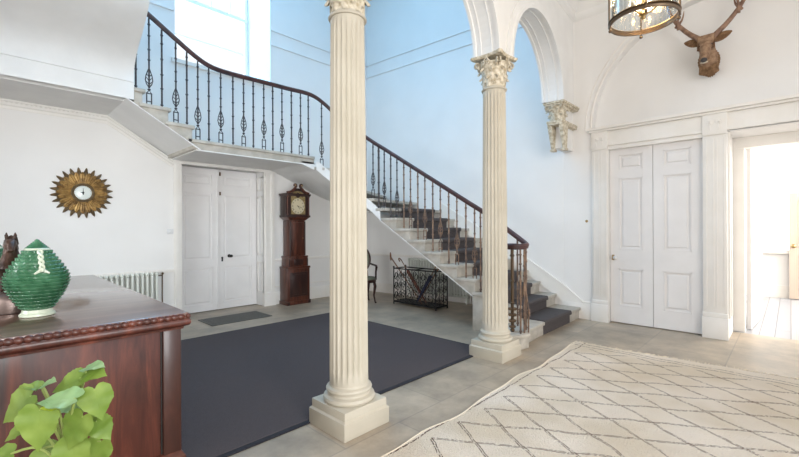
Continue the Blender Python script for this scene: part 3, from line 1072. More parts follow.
# corbel at the right wall
BX, BY = C3.x, C3.y - 0.02
cb = thing('corbel', (BX, BY, 2.6), 'pale carved leaf corbel with two tapering legs on the right wall', 'corbel')
PB(capital_mesh((BX, BY), 0.098, 2.98, 3.235, 0.15), 'capital', 'capital', cb, smooth=50)
PB(MB().box(BX - 0.155, XB - 0.001, BY - 0.155, BY + 0.155, 3.225, 3.258).box(BX - 0.14, XB - 0.001, BY - 0.14, BY + 0.14, 3.20, 3.226), 'abacus', 'capital', cb, bevel=0.006)
m = MB().box(BX - 0.12, XB - 0.001, BY - 0.12, BY + 0.12, 2.95, 2.985).box(BX - 0.11, XB - 0.001, BY - 0.115, BY + 0.115, 2.92, 2.95)
PB(m, 'necking', 'capital', cb, bevel=0.004)
for s_ in (-1, 1):
    m = MB()
    yy = BY + s_ * 0.085
    m.frustum((BX + 0.05, yy, 2.58), 0.04, 0.020, (BX + 0.0, yy, 2.92), 0.09, 0.036)
    m.box(BX - 0.01, BX + 0.10, yy - 0.033, yy + 0.033, 2.55, 2.585)
    PB(m, 'leg', 'capital', cb, bevel=0.004)
PB(MB().box(BX + 0.06, XB - 0.001, BY - 0.05, BY + 0.09, 2.60, 3.258), 'backing', 'plaster', cb, smooth=0)

# ================================================================== STAIRCASE
RISE = 0.175
XS = 4.70          # outer edge of lower flight
XW = XB - 0.0
LN = {1: 2.30, 2: 2.60, 3: 2.84, 4: 3.08, 5: 3.38, 6: 3.68, 7: 3.98, 8: 4.28, 9: 4.58, 10: 4.88}
RN = {1: 2.33, 2: 2.70, 3: 2.96, 4: 3.16, 5: 3.42, 6: 3.69, 7: 3.98, 8: 4.28, 9: 4.58, 10: 4.88}
AC_ = (3.95, 5.0)
PH = {11: 12, 12: 31, 13: 50, 14: 70, 15: 90}
st = thing('staircase', (5.5, 2.3, 0), 'pale stone cantilevered staircase climbing the right wall, turning and rising left', 'staircase')


def ray_out(phi):
    """point on the walls seen from the arc centre at phi degrees"""
    a = radians(phi)
    dx, dy = cos(a), sin(a)
    tt = 1e9
    # wall line: x + 0.080 y = 6.45 + 0.080 * 2.55
    tt = (6.654 - AC_[0] - 0.080 * AC_[1]) / max(1e-6, dx + 0.080 * dy)
    if dy > 1e-6: tt = min(tt, (YA - AC_[1]) / dy)
    return (AC_[0] + dx * tt, AC_[1] + dy * tt)


def arc_pt(phi, r=0.80):
    a = radians(phi)
    return (AC_[0] + r * cos(a), AC_[1] + r * sin(a))


def add_slab(m, poly, zt, zb):
    m.prism(poly, 'z', zb, zt)


# soffit height under the lower flight
def zsof(y):
    # passes through (LN[n+1]+.07, n*RISE-.05)
    return 0.875 - 0.055 + (y - (LN[6] + 0.07)) * (RISE / 0.30)


for n_ in range(1, 10):
    z = n_ * RISE
    y0l, y1l = LN[n_], LN[n_ + 1]
    y0r, y1r = RN[n_], RN[n_ + 1]
    m = MB()
    xs = XS
    if n_ == 1:
        # curtail step sweeping round the newel
        pts = [(xw(y0r), y0r)]
        pts += [(5.0, y0l), (4.62, y0l - 0.03), (4.42, y0l - 0.125), (4.28, y0l - 0.10), (4.17, y0l + 0.03), (4.15, y0l + 0.14), (4.22, y0l + 0.25), (4.36, y0l + 0.30), (XS, y0l + 0.33), (XS, y1l + 0.08), (xw(y1r + 0.08), y1r + 0.08)]
        cxm, cym = 5.2, 2.45
        low = [(cxm + (x - cxm) * 0.975, y + (0.025 if y < 2.45 else -0.012)) for x, y in pts]
        m.prism([(x, y) for x, y in pts], 'z', z - 0.045, z)
        m.prism(low, 'z', 0.0, z - 0.045)
        PB(m, 'step', 'stone_step', st, bevel=0.008, label='bottom step with rounded curtail end')
        continue
    b = 0.07
    m.prism([(xs - 0.02, y0l), (xw(y0r), y0r), (xw(y1r + b), y1r + b), (xs - 0.02, y1l + b)], 'z', z - 0.045, z)
    # body (riser + wedge)
    ff = 0.03
    za0 = max(0.0, zsof(y0l + ff)) if n_ > 3 else 0.0
    zb0 = max(0.0, zsof(y1l + b)) if n_ > 3 else 0.0
    za0 = min(za0, z - 0.05); zb0 = min(zb0, z - 0.046)
    m.add([(xs, y0l + ff, za0), (xw(y0r + ff), y0r + ff, za0), (xw(y1r + b), y1r + b, zb0), (xs, y1l + b, zb0),
           (xs, y0l + ff, z - 0.045), (xw(y0r + ff), y0r + ff, z - 0.045), (xw(y1r + b), y1r + b, z - 0.045), (xs, y1l + b, z - 0.045)],
          [(0, 3, 2, 1), (4, 5, 6, 7), (0, 1, 5, 4), (1, 2, 6, 5), (2, 3, 7, 6), (3, 0, 4, 7)])
    PB(m, 'step', 'stone_step', st, bevel=0.006)
# step 10 to arc, winders
riser_in = {10: (XS, 4.88)}
riser_out = {10: (xw(4.88), 4.88)}
for k, p in PH.items():
    riser_in[k] = arc_pt(p, 0.77)
    riser_out[k] = ray_out(p)
for n_ in range(10, 15):
    z = n_ * RISE
    a, b_ = riser_in[n_], riser_in[n_ + 1]
    c_, d_ = riser_out[n_], riser_out[n_ + 1]
    poly = [a, c_]
    # corner of room between c_ and d_?
    if c_[1] < YA - 1e-3 and abs(d_[1] - YA) < 1e-3:
        poly.append((xw(YA), YA))
    poly += [d_, b_]
    if n_ == 10:
        poly.append((XS, 5.0))
    m = MB()
    m.prism(poly, 'z', z - 0.05, z)
    PB(m, 'step', 'stone_step', st, bevel=0.005)
# landing slab
m = MB()
zl = 15 * RISE
m.box(2.02 - 0.08, 3.95, 5.80, YA, zl - 0.045, zl)
m.box(2.02 - 0.02, 3.95, 5.82, YA, zl - 0.135, zl - 0.045)
PB(m, 'landing', 'stone_step', st, bevel=0.006)
# flight 2
NX = {16: 2.02, 17: 1.73, 18: 1.44, 19: 1.15, 20: 0.86, 21: 0.57, 22: 0.28}


def zs2(x):
    return 2.76 + 0.6 * (1.65 - x)


for n_ in range(16, 22):
    z = n_ * RISE
    x1, x0 = NX[n_], NX[n_ + 1] - 0.07
    m = MB()
    if n_ >= 19:
        m.box(x0, x1, 5.96, YA, z - 0.16, z)
        PB(m, 'step', 'stone_step', st, bevel=0.005)
        continue
    x0 = max(x0, 1.317)
    m.box(x0, x1, 5.78, YA, z - 0.045, z)
    m.add([(x0, 5.80, min(zs2(x0), z - 0.046)), (x1 - 0.03, 5.80, zs2(x1 - 0.03)), (x1 - 0.03, YA, zs2(x1 - 0.03)), (x0, YA, min(zs2(x0), z - 0.046)),
           (x0, 5.80, z - 0.045), (x1 - 0.03, 5.80, z - 0.045), (x1 - 0.03, YA, z - 0.045), (x0, YA, z - 0.045)],
          [(0, 3, 2, 1), (4, 5, 6, 7), (0, 1, 5, 4), (1, 2, 6, 5), (2, 3, 7, 6), (3, 0, 4, 7)])
    PB(m, 'step', 'stone_step', st, bevel=0.005)
# plastered soffits
m = MB()
e = 0.012
# lower flight
y0, y1 = 3.14, 5.0
m.add([(XS, y0, zsof(y0) - e), (xw(y0), y0, zsof(y0) - e), (xw(y1), y1, zsof(y1) - e), (XS, y1, zsof(y1) - e),
       (XS, y0, zsof(y0) + .01), (xw(y0), y0, zsof(y0) + .01), (xw(y1), y1, zsof(y1) + .01), (XS, y1, zsof(y1) + .01)],
      [(0, 1, 2, 3), (4, 7, 6, 5), (0, 4, 5, 1), (2, 6, 7, 3), (1, 5, 6, 2), (3, 7, 4, 0)])
# winding soffit
PHS = [0, 8, 16, 24, 32, 40, 48.7, 56, 64, 72, 80, 90]
NR = 4
vs = []
zA, zB = zsof(5.0) - e, zl - 0.225
for p in PHS:
    i_ = arc_pt(p, 0.76)
    o_ = ray_out(p)
    t_ = p / 90
    z = zA + (zB - zA) * (t_ ** 0.95)
    for k in range(NR + 1):
        f = k / NR
        vs.append((i_[0] + (o_[0] - i_[0]) * f, i_[1] + (o_[1] - i_[1]) * f, z - 0.17 * sin(pi * t_) * f))
fs = []
w_ = NR + 1
for i in range(len(PHS) - 1):
    for k in range(NR):
        fs.append((i * w_ + k, i * w_ + k + 1, (i + 1) * w_ + k + 1, (i + 1) * w_ + k))
m.add(vs, fs)
# outer string of the winders
vs = []
for p in PHS:
    i_ = arc_pt(p, 0.76)
    t_ = p / 90
    z = zA + (zB - zA) * (t_ ** 0.95)
    vs += [(i_[0], i_[1], z), (i_[0], i_[1], z + 0.17)]
m.add(vs, [(2 * i, 2 * i + 2, 2 * i + 3, 2 * i + 1) for i in range(len(PHS) - 1)])
PB(m, 'soffit', 'plaster', st, smooth=20)
m = MB()
m.box(2.05, 3.70, 5.82, YA, zl - 0.15, zl - 0.134)
m.add([(3.70, 5.82, zl - 0.15), (3.955, 5.82, zl - 0.225), (3.955, YA, zl - 0.225), (3.70, YA, zl - 0.15), (3.70, 5.82, zl - 0.10), (3.955, 5.82, zl - 0.10), (3.955, YA, zl - 0.10), (3.70, YA, zl - 0.10)], [(0, 1, 2, 3), (4, 7, 6, 5), (0, 4, 5, 1), (1, 5, 6, 2), (2, 6, 7, 3), (3, 7, 4, 0)])
x0, x1 = 1.24, 2.10
m.add([(x0, 5.80, zs2(x0) - e), (x1, 5.80, zs2(x1) - e), (x1, YA, zs2(x1) - e), (x0, YA, zs2(x0) - e),
       (x0, 5.80, zs2(x0) + .005), (x1, 5.80, zs2(x1) + .005), (x1, YA, zs2(x1) + .005), (x0, YA, zs2(x0) + .005)],
      [(0, 3, 2, 1), (4, 5, 6, 7), (0, 1, 5, 4), (1, 2, 6, 5), (2, 3, 7, 6), (3, 0, 4, 7)])
PB(m, 'soffit', 'plaster', st, smooth=0)
# spandrel closing the first steps: moulded string
m = MB()
m.box(XS + 0.02, XS + 0.12, 2.62, 3.14, 0.0, 0.30)
m.prism([(2.85, 0.0), (3.14, 0.0), (3.14, 0.42), (2.85, 0.30)], 'x', XS + 0.01, XS + 0.06)
PB(m, 'spandrel', 'trim', st, smooth=0)

# soffit trim where it meets rear wall (dentil cornice that follows)
m = MB()
def zsoff_wall(x):
    if x < 1.2: return 3.02
    if x < 2.08: return zs2(x) - 0.012
    return zl - 0.15
pts = [(-3.2, YA, 2.995), (1.24, YA, 2.995), (2.08, YA, zl - 0.155), (2.18, YA, zl - 0.155)]
m.sweep([(0, -0.11), (0, 0), (-0.055, 0), (-0.055, -0.02), (-0.035, -0.035), (-0.03, -0.06), (-0.015, -0.075), (-0.012, -0.11)], pts)
for k in range(70):
    x = 1.15 - k * 0.045
    m.box(x - 0.012, x + 0.012, YA - 0.045, YA - 0.02, 2.955, 2.98)
struct(m.build('trim_11', 'trim', smooth=30), 'dentilled cornice under the gallery, bending down with the stair', 'cornice')

# gallery: fascia cove + soffit
m = MB()
prof = [(6.88, 3.02), (5.79, 2.995), (5.785, 3.10), (5.785, 3.20), (5.775, 3.205), (5.78, 3.24), (5.775, 3.32), (5.75, 3.40), (5.70, 3.47), (5.62, 3.54), (5.53, 3.60), (5.42, 3.665), (5.33, 3.73), (5.22, 3.81),
        (5.14, 3.90), (5.10, 3.98), (5.06, 4.06), (5.04, 4.18), (5.80, 4.18), (6.88, 4.18)]
m2 = MB()
pf = prof[1:-2] + [(5.95, 4.18), (5.95, 3.05)]
m2.prism(pf, 'x', -3.2, 1.315)
struct(m2.build('wall_gallery', 'plaster', smooth=30), 'coved white plaster front of the upper gallery, top left', 'gallery front')
struct(MB().box(-3.2, 1.25, 5.95, YA - 0.0, 2.995, 3.10).build('ceiling', 'plaster', smooth=0), 'flat white soffit under the upper gallery', 'ceiling')

# skirting rising with the stair against the right wall
m = MB()
def nos(y):
    return 0.35 + (y - 2.62) * (RISE / 0.30) if y < 3.1 else 0.70 + (y - 3.1) * (RISE / 0.30)
pts = [(2.30, 0.26), (2.55, 0.46), (3.1, 0.70 + 0.13), (4.9, 1.75 + 0.14)]
for off, th in ((0, 0.025),):
    for i in range(3):
        (ya, za), (yb, zb) = pts[i], pts[i + 1]
        for t_, zlo, zhi in ((0.025, -0.27, 0.0), (0.035, -0.012, 0.012)):
            vs = [(xw(ya) - t_, ya, za + zlo), (xw(ya), ya, za + zlo), (xw(yb), yb, zb + zlo), (xw(yb) - t_, yb, zb + zlo),
                  (xw(ya) - t_, ya, za + zhi), (xw(ya), ya, za + zhi), (xw(yb), yb, zb + zhi), (xw(yb) - t_, yb, zb + zhi)]
            m.add(vs, [(0, 3, 2, 1), (4, 5, 6, 7), (0, 1, 5, 4), (1, 2, 6, 5), (2, 3, 7, 6), (3, 0, 4, 7)])
struct(m.build('baseboard_stair', 'trim', smooth=0), 'white sloping skirting following the stairs up the right wall', 'skirting')

# ---- stair runner
m = MB()
path = []
th = 0.012
XL0, XL1 = 5.10, 6.02


def lr(n_, x):
    f = (x - XS) / (XW - XS)
    return LN[n_] + (RN[n_] - LN[n_]) * f


def strip(x):
    p = [(lr(1, x) + 0.018, 0.004), (lr(1, x) + 0.018, RISE - 0.055), (lr(1, x) - th, RISE - 0.04), (lr(1, x) - th, RISE - 0.008), (lr(1, x), RISE + th)]
    for n_ in range(2, 11):
        y = lr(n_, x)
        z = n_ * RISE
        p += [(y + 0.016, z - RISE + th), (y + 0.016, z - 0.055), (y - th, z - 0.04), (y - th, z - 0.006), (y, z + th)]
    p.append((5.12, 10 * RISE + th))
    return p


pa, pb = strip(XL0), strip(XL1)
n = len(pa)
vs = [(XL0, y, z) for y, z in pa] + [(XL1, y, z) for y, z in pb]
# underside
vs += [(XL0, y + 0.008, z - 0.009) for y, z in pa] + [(XL1, y + 0.008, z - 0.009) for y, z in pb]
fs = [(i, i + 1, n + i + 1, n + i) for i in range(n - 1)]
fs += [(2 * n + i, 3 * n + i, 3 * n + i + 1, 2 * n + i + 1) for i in range(n - 1)]
fs += [(i, 2 * n + i, 2 * n + i + 1, i + 1) for i in range(n - 1)]
fs += [(n + i, n + i + 1, 3 * n + i + 1, 3 * n + i) for i in range(n - 1)]
m.add(vs, fs)
tag(m.build('stair_runner', 'runner', smooth=0), 'dark charcoal carpet runner laid down the stone stairs', 'carpet runner')

# ---- balustrade
bal = thing('balustrade', (4.4, 2.4, RISE), 'dark iron balustrade with mahogany handrail along the stairs and landing', 'balustrade')


def smooth_path(pts, sub=6):
    out = []
    P = [Vector(p) for p in pts]
    for i in range(len(P) - 1):
        p0 = P[max(i - 1, 0)]; p1 = P[i]; p2 = P[i + 1]; p3 = P[min(i + 2, len(P) - 1)]
        for k in range(sub):
            t = k / sub
            out.append(0.5 * ((2 * p1) + (-p0 + p2) * t + (2 * p0 - 5 * p1 + 4 * p2 - p3) * t * t + (-p0 + 3 * p1 - 3 * p2 + p3) * t ** 3))
    out.append(P[-1])
    return out


XR = 4.76
YR = 5.80
ctrl = [(0.55, YR, 4.66), (1.0, YR, 4.39), (1.46, YR, 4.11), (1.78, YR, 3.90), (2.03, YR, 3.745), (2.22, YR, 3.665), (2.45, YR, 3.64), (2.9, YR, 3.645), (3.4, YR, 3.65), (3.85, YR, 3.655)]
for p, z in ((78, 3.56), (62, 3.38), (45, 3.20), (28, 3.03), (12, 2.875)):
    x, y = arc_pt(p, 0.80)
    ctrl.append((x, y, z))
zr = lambda y: 2.555 + (y - 4.624) * 0.583
for y in (4.95, 4.4, 3.8, 3.3, 2.95):
    ctrl.append((XR, y, zr(y)))
ctrl += [(4.72, 2.64, 1.385), (4.64, 2.40, 1.25), (4.53, 2.27, 1.20), (4.42, 2.22, 1.185), (4.32, 2.26, 1.18), (4.28, 2.35, 1.18), (4.33, 2.43, 1.18), (4.42, 2.42, 1.18), (4.44, 2.35, 1.18)]
rp = smooth_path(ctrl, 6)
m = MB()
m.tube([p + Vector((0, 0, 0.012)) for p in rp], 0.026, 8)
m.tube([p - Vector((0, 0, 0.012)) for p in rp], 0.020, 6)
PB(m, 'handrail', 'rail', bal, smooth=60)


def rail_z(x, y):
    best = min(rp[:int(len(rp) * 0.88)], key=lambda p: (p.x - x) ** 2 + (p.y - y) ** 2)
    # linear refine
    i = rp.index(best)
    bz = best.z
    for j in (i - 1, i + 1):
        if 0 <= j < len(rp):
            a, b2 = rp[i], rp[j]
            dxy = Vector((b2.x - a.x, b2.y - a.y))
            if dxy.length > 1e-6:
                t = ((x - a.x) * dxy.x + (y - a.y) * dxy.y) / dxy.length_squared
                if 0 < t < 1:
                    bz = a.z + (b2.z - a.z) * t
    return bz - 0.02


def plain_bal(x, y, z0, z1, rot=0, mat='iron'):
    m = MB()
    m.tube([(x, y, z0), (x, y, z1)], 0.0115, 8)
    h = z1 - z0
    for f in (0.03, 0.24, 0.42, 0.62, 0.82, 0.93):
        m.sphere((x, y, z0 + f * h), 0.019, 8, 5, sc=(1, 1, 0.8))
    PB(m, 'plain_baluster', mat, bal)


def ornate_bal(x, y, z0, z1, rot=0, mat='iron'):
    m = MB()
    c, s = cos(rot), sin(rot)
    h = z1 - z0
    P = lambda u, z: (x + u * c, y + u * s, z)
    # rectangular foot frame
    for u in (-0.027, 0.027):
        m.tube([P(u, z0), P(u, z0 + 0.15)], 0.0075, 6)
    for zz in (0.045, 0.145):
        m.tube([P(-0.027, z0 + zz), P(0.027, z0 + zz)], 0.007, 6)
    m.tube([P(-0.027, z0 + 0.148), P(0, z0 + 0.185), P(0.027, z0 + 0.148)], 0.006, 6)
    m.sphere((x, y, z0 + 0.195), 0.020, 8, 5, sc=(1, 1, 0.7))
    m.sphere((x, y, z0 + 0.225), 0.014, 8, 5)
    # leaf cage
    zb, zt = z0 + 0.225, z0 + 0.47
    H = zt - zb
    for sg in (-1, 1):
        m.tube([P(sg * 0.004, zb), P(sg * 0.030, zb + 0.16 * H), P(sg * 0.041, zb + 0.36 * H), P(sg * 0.034, zb + 0.58 * H), P(sg * 0.016, zb + 0.82 * H), P(0, zt)], 0.0065, 6)
        for f in (0.2, 0.4, 0.6):
            m.tube([P(0, zb + f * H - 0.02), P(sg * 0.028, zb + f * H + 0.02)], 0.005, 5)
    m.tube([P(0, zb), P(0, z1)], 0.0105, 8)
    for f in (0.52, 0.64, 0.80, 0.93):
        m.sphere((x, y, z0 + f * h), 0.018, 8, 5, sc=(1, 1, 0.8))
    PB(m, 'ornate_baluster', mat, bal)


# upper flight and landing balusters, alternately ornate and plain
xs_ = [1.22, 1.345, 1.49, 1.635, 1.80, 1.935, 2.075, 2.22, 2.385, 2.56, 2.72, 2.87, 3.04, 3.19, 3.35, 3.52, 3.69, 3.84]
for i, x in enumerate(xs_):
    if x > 2.02: zb = zl
    else:
        zb = zl
        for k in range(16, 22):
            if x <= NX[k] - 0.0: zb = k * RISE
    (ornate_bal if i % 2 == 0 else plain_bal)(x, YR + 0.03, zb, rail_z(x, YR))
i = 0
for p, nn in ((80, 14), (68, 13), (58, 13), (46, 12), (36, 12), (25, 11), (15, 11), (6, 10)):
    x, y = arc_pt(p, 0.82)
    (ornate_bal if i % 2 == 0 else plain_bal)(x, y, nn * RISE, rail_z(x, y), radians(p + 90))
    i += 1
for n_ in range(3, 11):
    for j, dy in enumerate((0.07, 0.215)):
        y = LN[n_] + dy
        if n_ == 3 and j == 0: pass
        mt = 'iron_worn' if n_ < 9 else 'iron'
        (ornate_bal if j == 0 else plain_bal)(XR, y, n_ * RISE, rail_z(XR, y), pi / 2, mt)
plain_bal(4.74, 2.80, 2 * RISE, rail_z(4.74, 2.80), 0, 'iron_worn')
ornate_bal(4.71, 2.66, 2 * RISE, rail_z(4.71, 2.66), pi / 2, 'iron_worn')
# newel cluster on the curtail step
plain_bal(4.555, 2.29, RISE, 1.18, 0, 'iron_worn')
plain_bal(4.34, 2.25, RISE, 1.16, 0, 'iron_worn')
plain_bal(4.67, 2.46, RISE, 1.26, 0, 'iron_worn')
m = MB()
cx_, cy_ = 4.445, 2.255
for a in range(4):
    u, v = cos(a * pi / 2 + 0.4), sin(a * pi / 2 + 0.4)
    m.tube([(cx_ + u * 0.045, cy_ + v * 0.045, RISE), (cx_ + u * 0.045, cy_ + v * 0.045, RISE + 0.18), (cx_ + u * 0.050, cy_ + v * 0.050, RISE + 0.26),
            (cx_ + u * 0.03, cy_ + v * 0.03, RISE + 0.38), (cx_ + u * 0.01, cy_ + v * 0.01, RISE + 0.52), (cx_, cy_, RISE + 0.60)], 0.009, 6)
    for k in range(3):
        m.sphere((cx_ + u * 0.05, cy_ + v * 0.05, RISE + 0.20 + k * 0.03), 0.018, 7, 5)
m.tube([(cx_, cy_, RISE), (cx_, cy_, 1.16)], 0.011, 8)
for f in (0.66, 0.78, 0.9):
    m.sphere((cx_, cy_, RISE + f), 0.018, 8, 5)
PB(m, 'newel', 'iron_worn', bal, label='flared bronze newel baluster with leafy base')
m = MB()
cx_, cy_ = 4.37, 2.37
m.tube([(cx_, cy_, RISE), (cx_, cy_, 1.16)], 0.019, 10)
for k in range(8):
    a = k * pi / 4
    for zz, rr in ((0.06, 0.022), (0.13, 0.028), (0.20, 0.033), (0.27, 0.036)):
        m.sphere((cx_ + rr * cos(a + zz * 9), cy_ + rr * sin(a + zz * 9), RISE + zz), 0.018, 6, 4)
for f in (0.02, 0.34, 0.6, 0.9):
    m.lathe([(0.02, -0.015), (0.03, 0), (0.02, 0.015)], 12, (cx_, cy_, RISE + f))
PB(m, 'newel', 'bronze', bal, label='thick bronze newel post with leafy base')

# ================================================================== OBJECTS
# ---- dark mat
t = thing('entrance_mat', (2.3, 4.0, 0), 'large dark charcoal mat covering the stone floor of the stair hall', 'mat')
PB(MB().box(0.87, 4.03, 2.53, 5.48, 0.001, 0.014), 'mat_pile', 'mat', t, bevel=0.004, smooth=0)
m = MB()
m.box(0.85, 4.055, 2.49, 2.535, 0.001, 0.011).box(0.85, 4.055, 5.475, 5.505, 0.001, 0.011)
m.box(4.025, 4.055, 2.49, 5.505, 0.001, 0.011).box(0.85, 0.875, 2.49, 5.505, 0.001, 0.011)
PB(m, 'binding', 'mat_edge', t, smooth=0)

# ---- diamond rug
t = thing('area_rug', (3.2, 0.3, 0), 'cream wool rug with brown diamond lattice and fringed far edge', 'rug')
m = MB()
NXr, NYr = 70, 60
def rug_pt(i, j):
    x = 0.9 + (5.02 - 0.9) * i / NXr
    y = -1.6 + (1.83 + 1.6) * j / NYr
    fj = j / NYr
    y += (-0.06 + (x - 1.7) * 0.025) * fj
    y += 0.018 * sin(x * 4.3) * fj + 0.012 * sin(x * 9.1 + 1) * fj
    x += 0.02 * sin(y * 3.1 + 0.5) * (i / NXr) + (0.10 * (1.8 - y) / 1.8 if y < 1.8 else 0) * (i / NXr) * 0.9
    z = 0.020 + 0.002 * sin(x * 13 + y * 3) + 0.002 * sin(y * 17)
    return x, y, z
vs = [rug_pt(i, j) for i in range(NXr + 1) for j in range(NYr + 1)]
fs = []
W1 = NYr + 1
for i in range(NXr):
    for j in range(NYr):
        fs.append((i * W1 + j, (i + 1) * W1 + j, (i + 1) * W1 + j + 1, i * W1 + j + 1))
ring = [i * W1 for i in range(NXr + 1)] + [NXr * W1 + j for j in range(1, NYr + 1)] + [i * W1 + NYr for i in range(NXr - 1, -1, -1)] + [j for j in range(NYr - 1, 0, -1)]
base = len(vs)
for r_ in ring:
    vs.append((vs[r_][0], vs[r_][1], 0.001))
for k in range(len(ring)):
    k2 = (k + 1) % len(ring)
    fs.append((ring[k], ring[k2], base + k2, base + k))
m.add(vs, fs)
PB(m, 'rug_pile', 'rug', t, smooth=60)
m = MB()
for k in range(230):
    y = -1.55 + 3.38 * k / 230 + R.uniform(-0.004, 0.004)
    j = (y + 1.6) / 3.43 * NYr
    x, yy, z = rug_pt(NXr, j)
    L = R.uniform(0.04, 0.10)
    dy = R.uniform(-0.03, 0.03)
    m.tube([(x - 0.01, yy, 0.014), (x + L * 0.4, yy + dy * 0.4, 0.012), (x + L, yy + dy, 0.006)], 0.0055, 4)
o = PB(m, 'fringe', 'fringe', t)
o['kind'] = 'stuff'
m = MB()
m.tube([Vector(rug_pt(i, NYr)) + Vector((0, 0.006, -0.006)) for i in range(NXr + 1)], 0.010, 6)
PB(m, 'side_binding', 'fringe', t)

# ---- floor grille
t = thing('floor_grille', (2.80, 6.26, 0), 'dark flat metal grille set on stone before the rear doors', 'floor grille')
m = MB()
m.box(2.32, 3.26, 6.0, 6.56, 0.001, 0.004)
PB(m, 'tray', 'black', t, smooth=0)
m = MB()
m.box(2.32, 3.26, 6.0, 6.02, 0.004, 0.010).box(2.32, 3.26, 6.54, 6.56, 0.004, 0.010).box(2.32, 2.34, 6.0, 6.56, 0.004, 0.010).box(3.24, 3.26, 6.0, 6.56, 0.004, 0.010)
for k in range(26):
    y = 6.03 + k * 0.02
    m.box(2.33, 3.25, y, y + 0.010, 0.004, 0.009)
PB(m, 'grille_bars', 'grille', t, smooth=0)

# ---- chest (mahogany)
CZ = 0.92
t = thing('sideboard', (-0.3, 4.0, 0), 'large dark mahogany chest with carved top edge at left foreground', 'chest')
CXR, CYF, CYB, CXL = 0.83, 2.53, 5.35, -1.6
m = MB().box(CXL + 0.03, CXR - 0.035, CYF + 0.035, CYB - 0.03, 0.10, 0.84)
PB(m, 'body', 'mahogany', t, bevel=0.003)
m = MB()
m.box(CXR - 0.115, CXR - 0.02, CYF + 0.018, CYF + 0.11, 0.12, 0.84)
PB(m, 'corner_stile', 'mahogany_dark', t, bevel=0.006)
m = MB()
m.box(CXR - 0.125, CXR - 0.117, CYF + 0.03, CYF + 0.05, 0.13, 0.84)
PB(m, 'inlay_groove', 'black', t, smooth=0)
m = MB()
m.sweep([(0.0, 0), (-0.0, 0.08), (0.035, 0.11), (0.035, 0.0)], [(CXR - 0.0, CYF, 0.0), (CXR, CYB, 0.0)]) if False else None
m.box(CXL, CXR, CYF, CYB, 0.0, 0.09)
m.frustum(((CXL + CXR) / 2, (CYF + CYB) / 2, 0.09), (CXR - CXL) / 2, (CYB - CYF) / 2, ((CXL + CXR) / 2, (CYF + CYB) / 2, 0.125), (CXR - CXL) / 2 - 0.025, (CYB - CYF) / 2 - 0.025)
PB(m, 'plinth', 'mahogany', t, bevel=0.006)
m = MB()
m.box(CXL - 0.02, CXR + 0.01, CYF - 0.01, CYB + 0.02, 0.875, CZ)
PB(m, 'top', 'mahogany_top', t, bevel=0.006)
# moulded under-edge
m = MB()
prof = [(0.0, 0.0), (-0.020, 0.0), (-0.022, 0.012), (-0.045, 0.022), (-0.052, 0.035), (-0.050, 0.05), (-0.045, 0.058), (-0.0, 0.06)]
m.sweep(prof, [(CXL, CYF + 0.03, 0.825), (CXR - 0.03, CYF + 0.03, 0.825), (CXR - 0.03, CYB - 0.03, 0.825)])
PB(m, 'moulding', 'mahogany', t, smooth=50)
m = MB()
n = int((CXR - CXL) / 0.034)
for k in range(n):
    x = CXL + 0.02 + k * 0.034
    m.sphere((x, CYF - 0.009, CZ - 0.022), 0.022, 10, 6, sc=(1.1, 0.7, 0.85))
n = int((CYB - CYF) / 0.034)
for k in range(n):
    m.sphere((CXR + 0.009, CYF + k * 0.034, CZ - 0.022), 0.022, 10, 6, sc=(0.7, 1.1, 0.85))
PB(m, 'carved_edge', 'mahogany', t, smooth=60)
m = MB().box(CXL - 0.02, CXR + 0.016, CYF - 0.016, CYB + 0.02, 0.876, 0.886)
PB(m, 'lower_bead', 'mahogany', t, bevel=0.004)

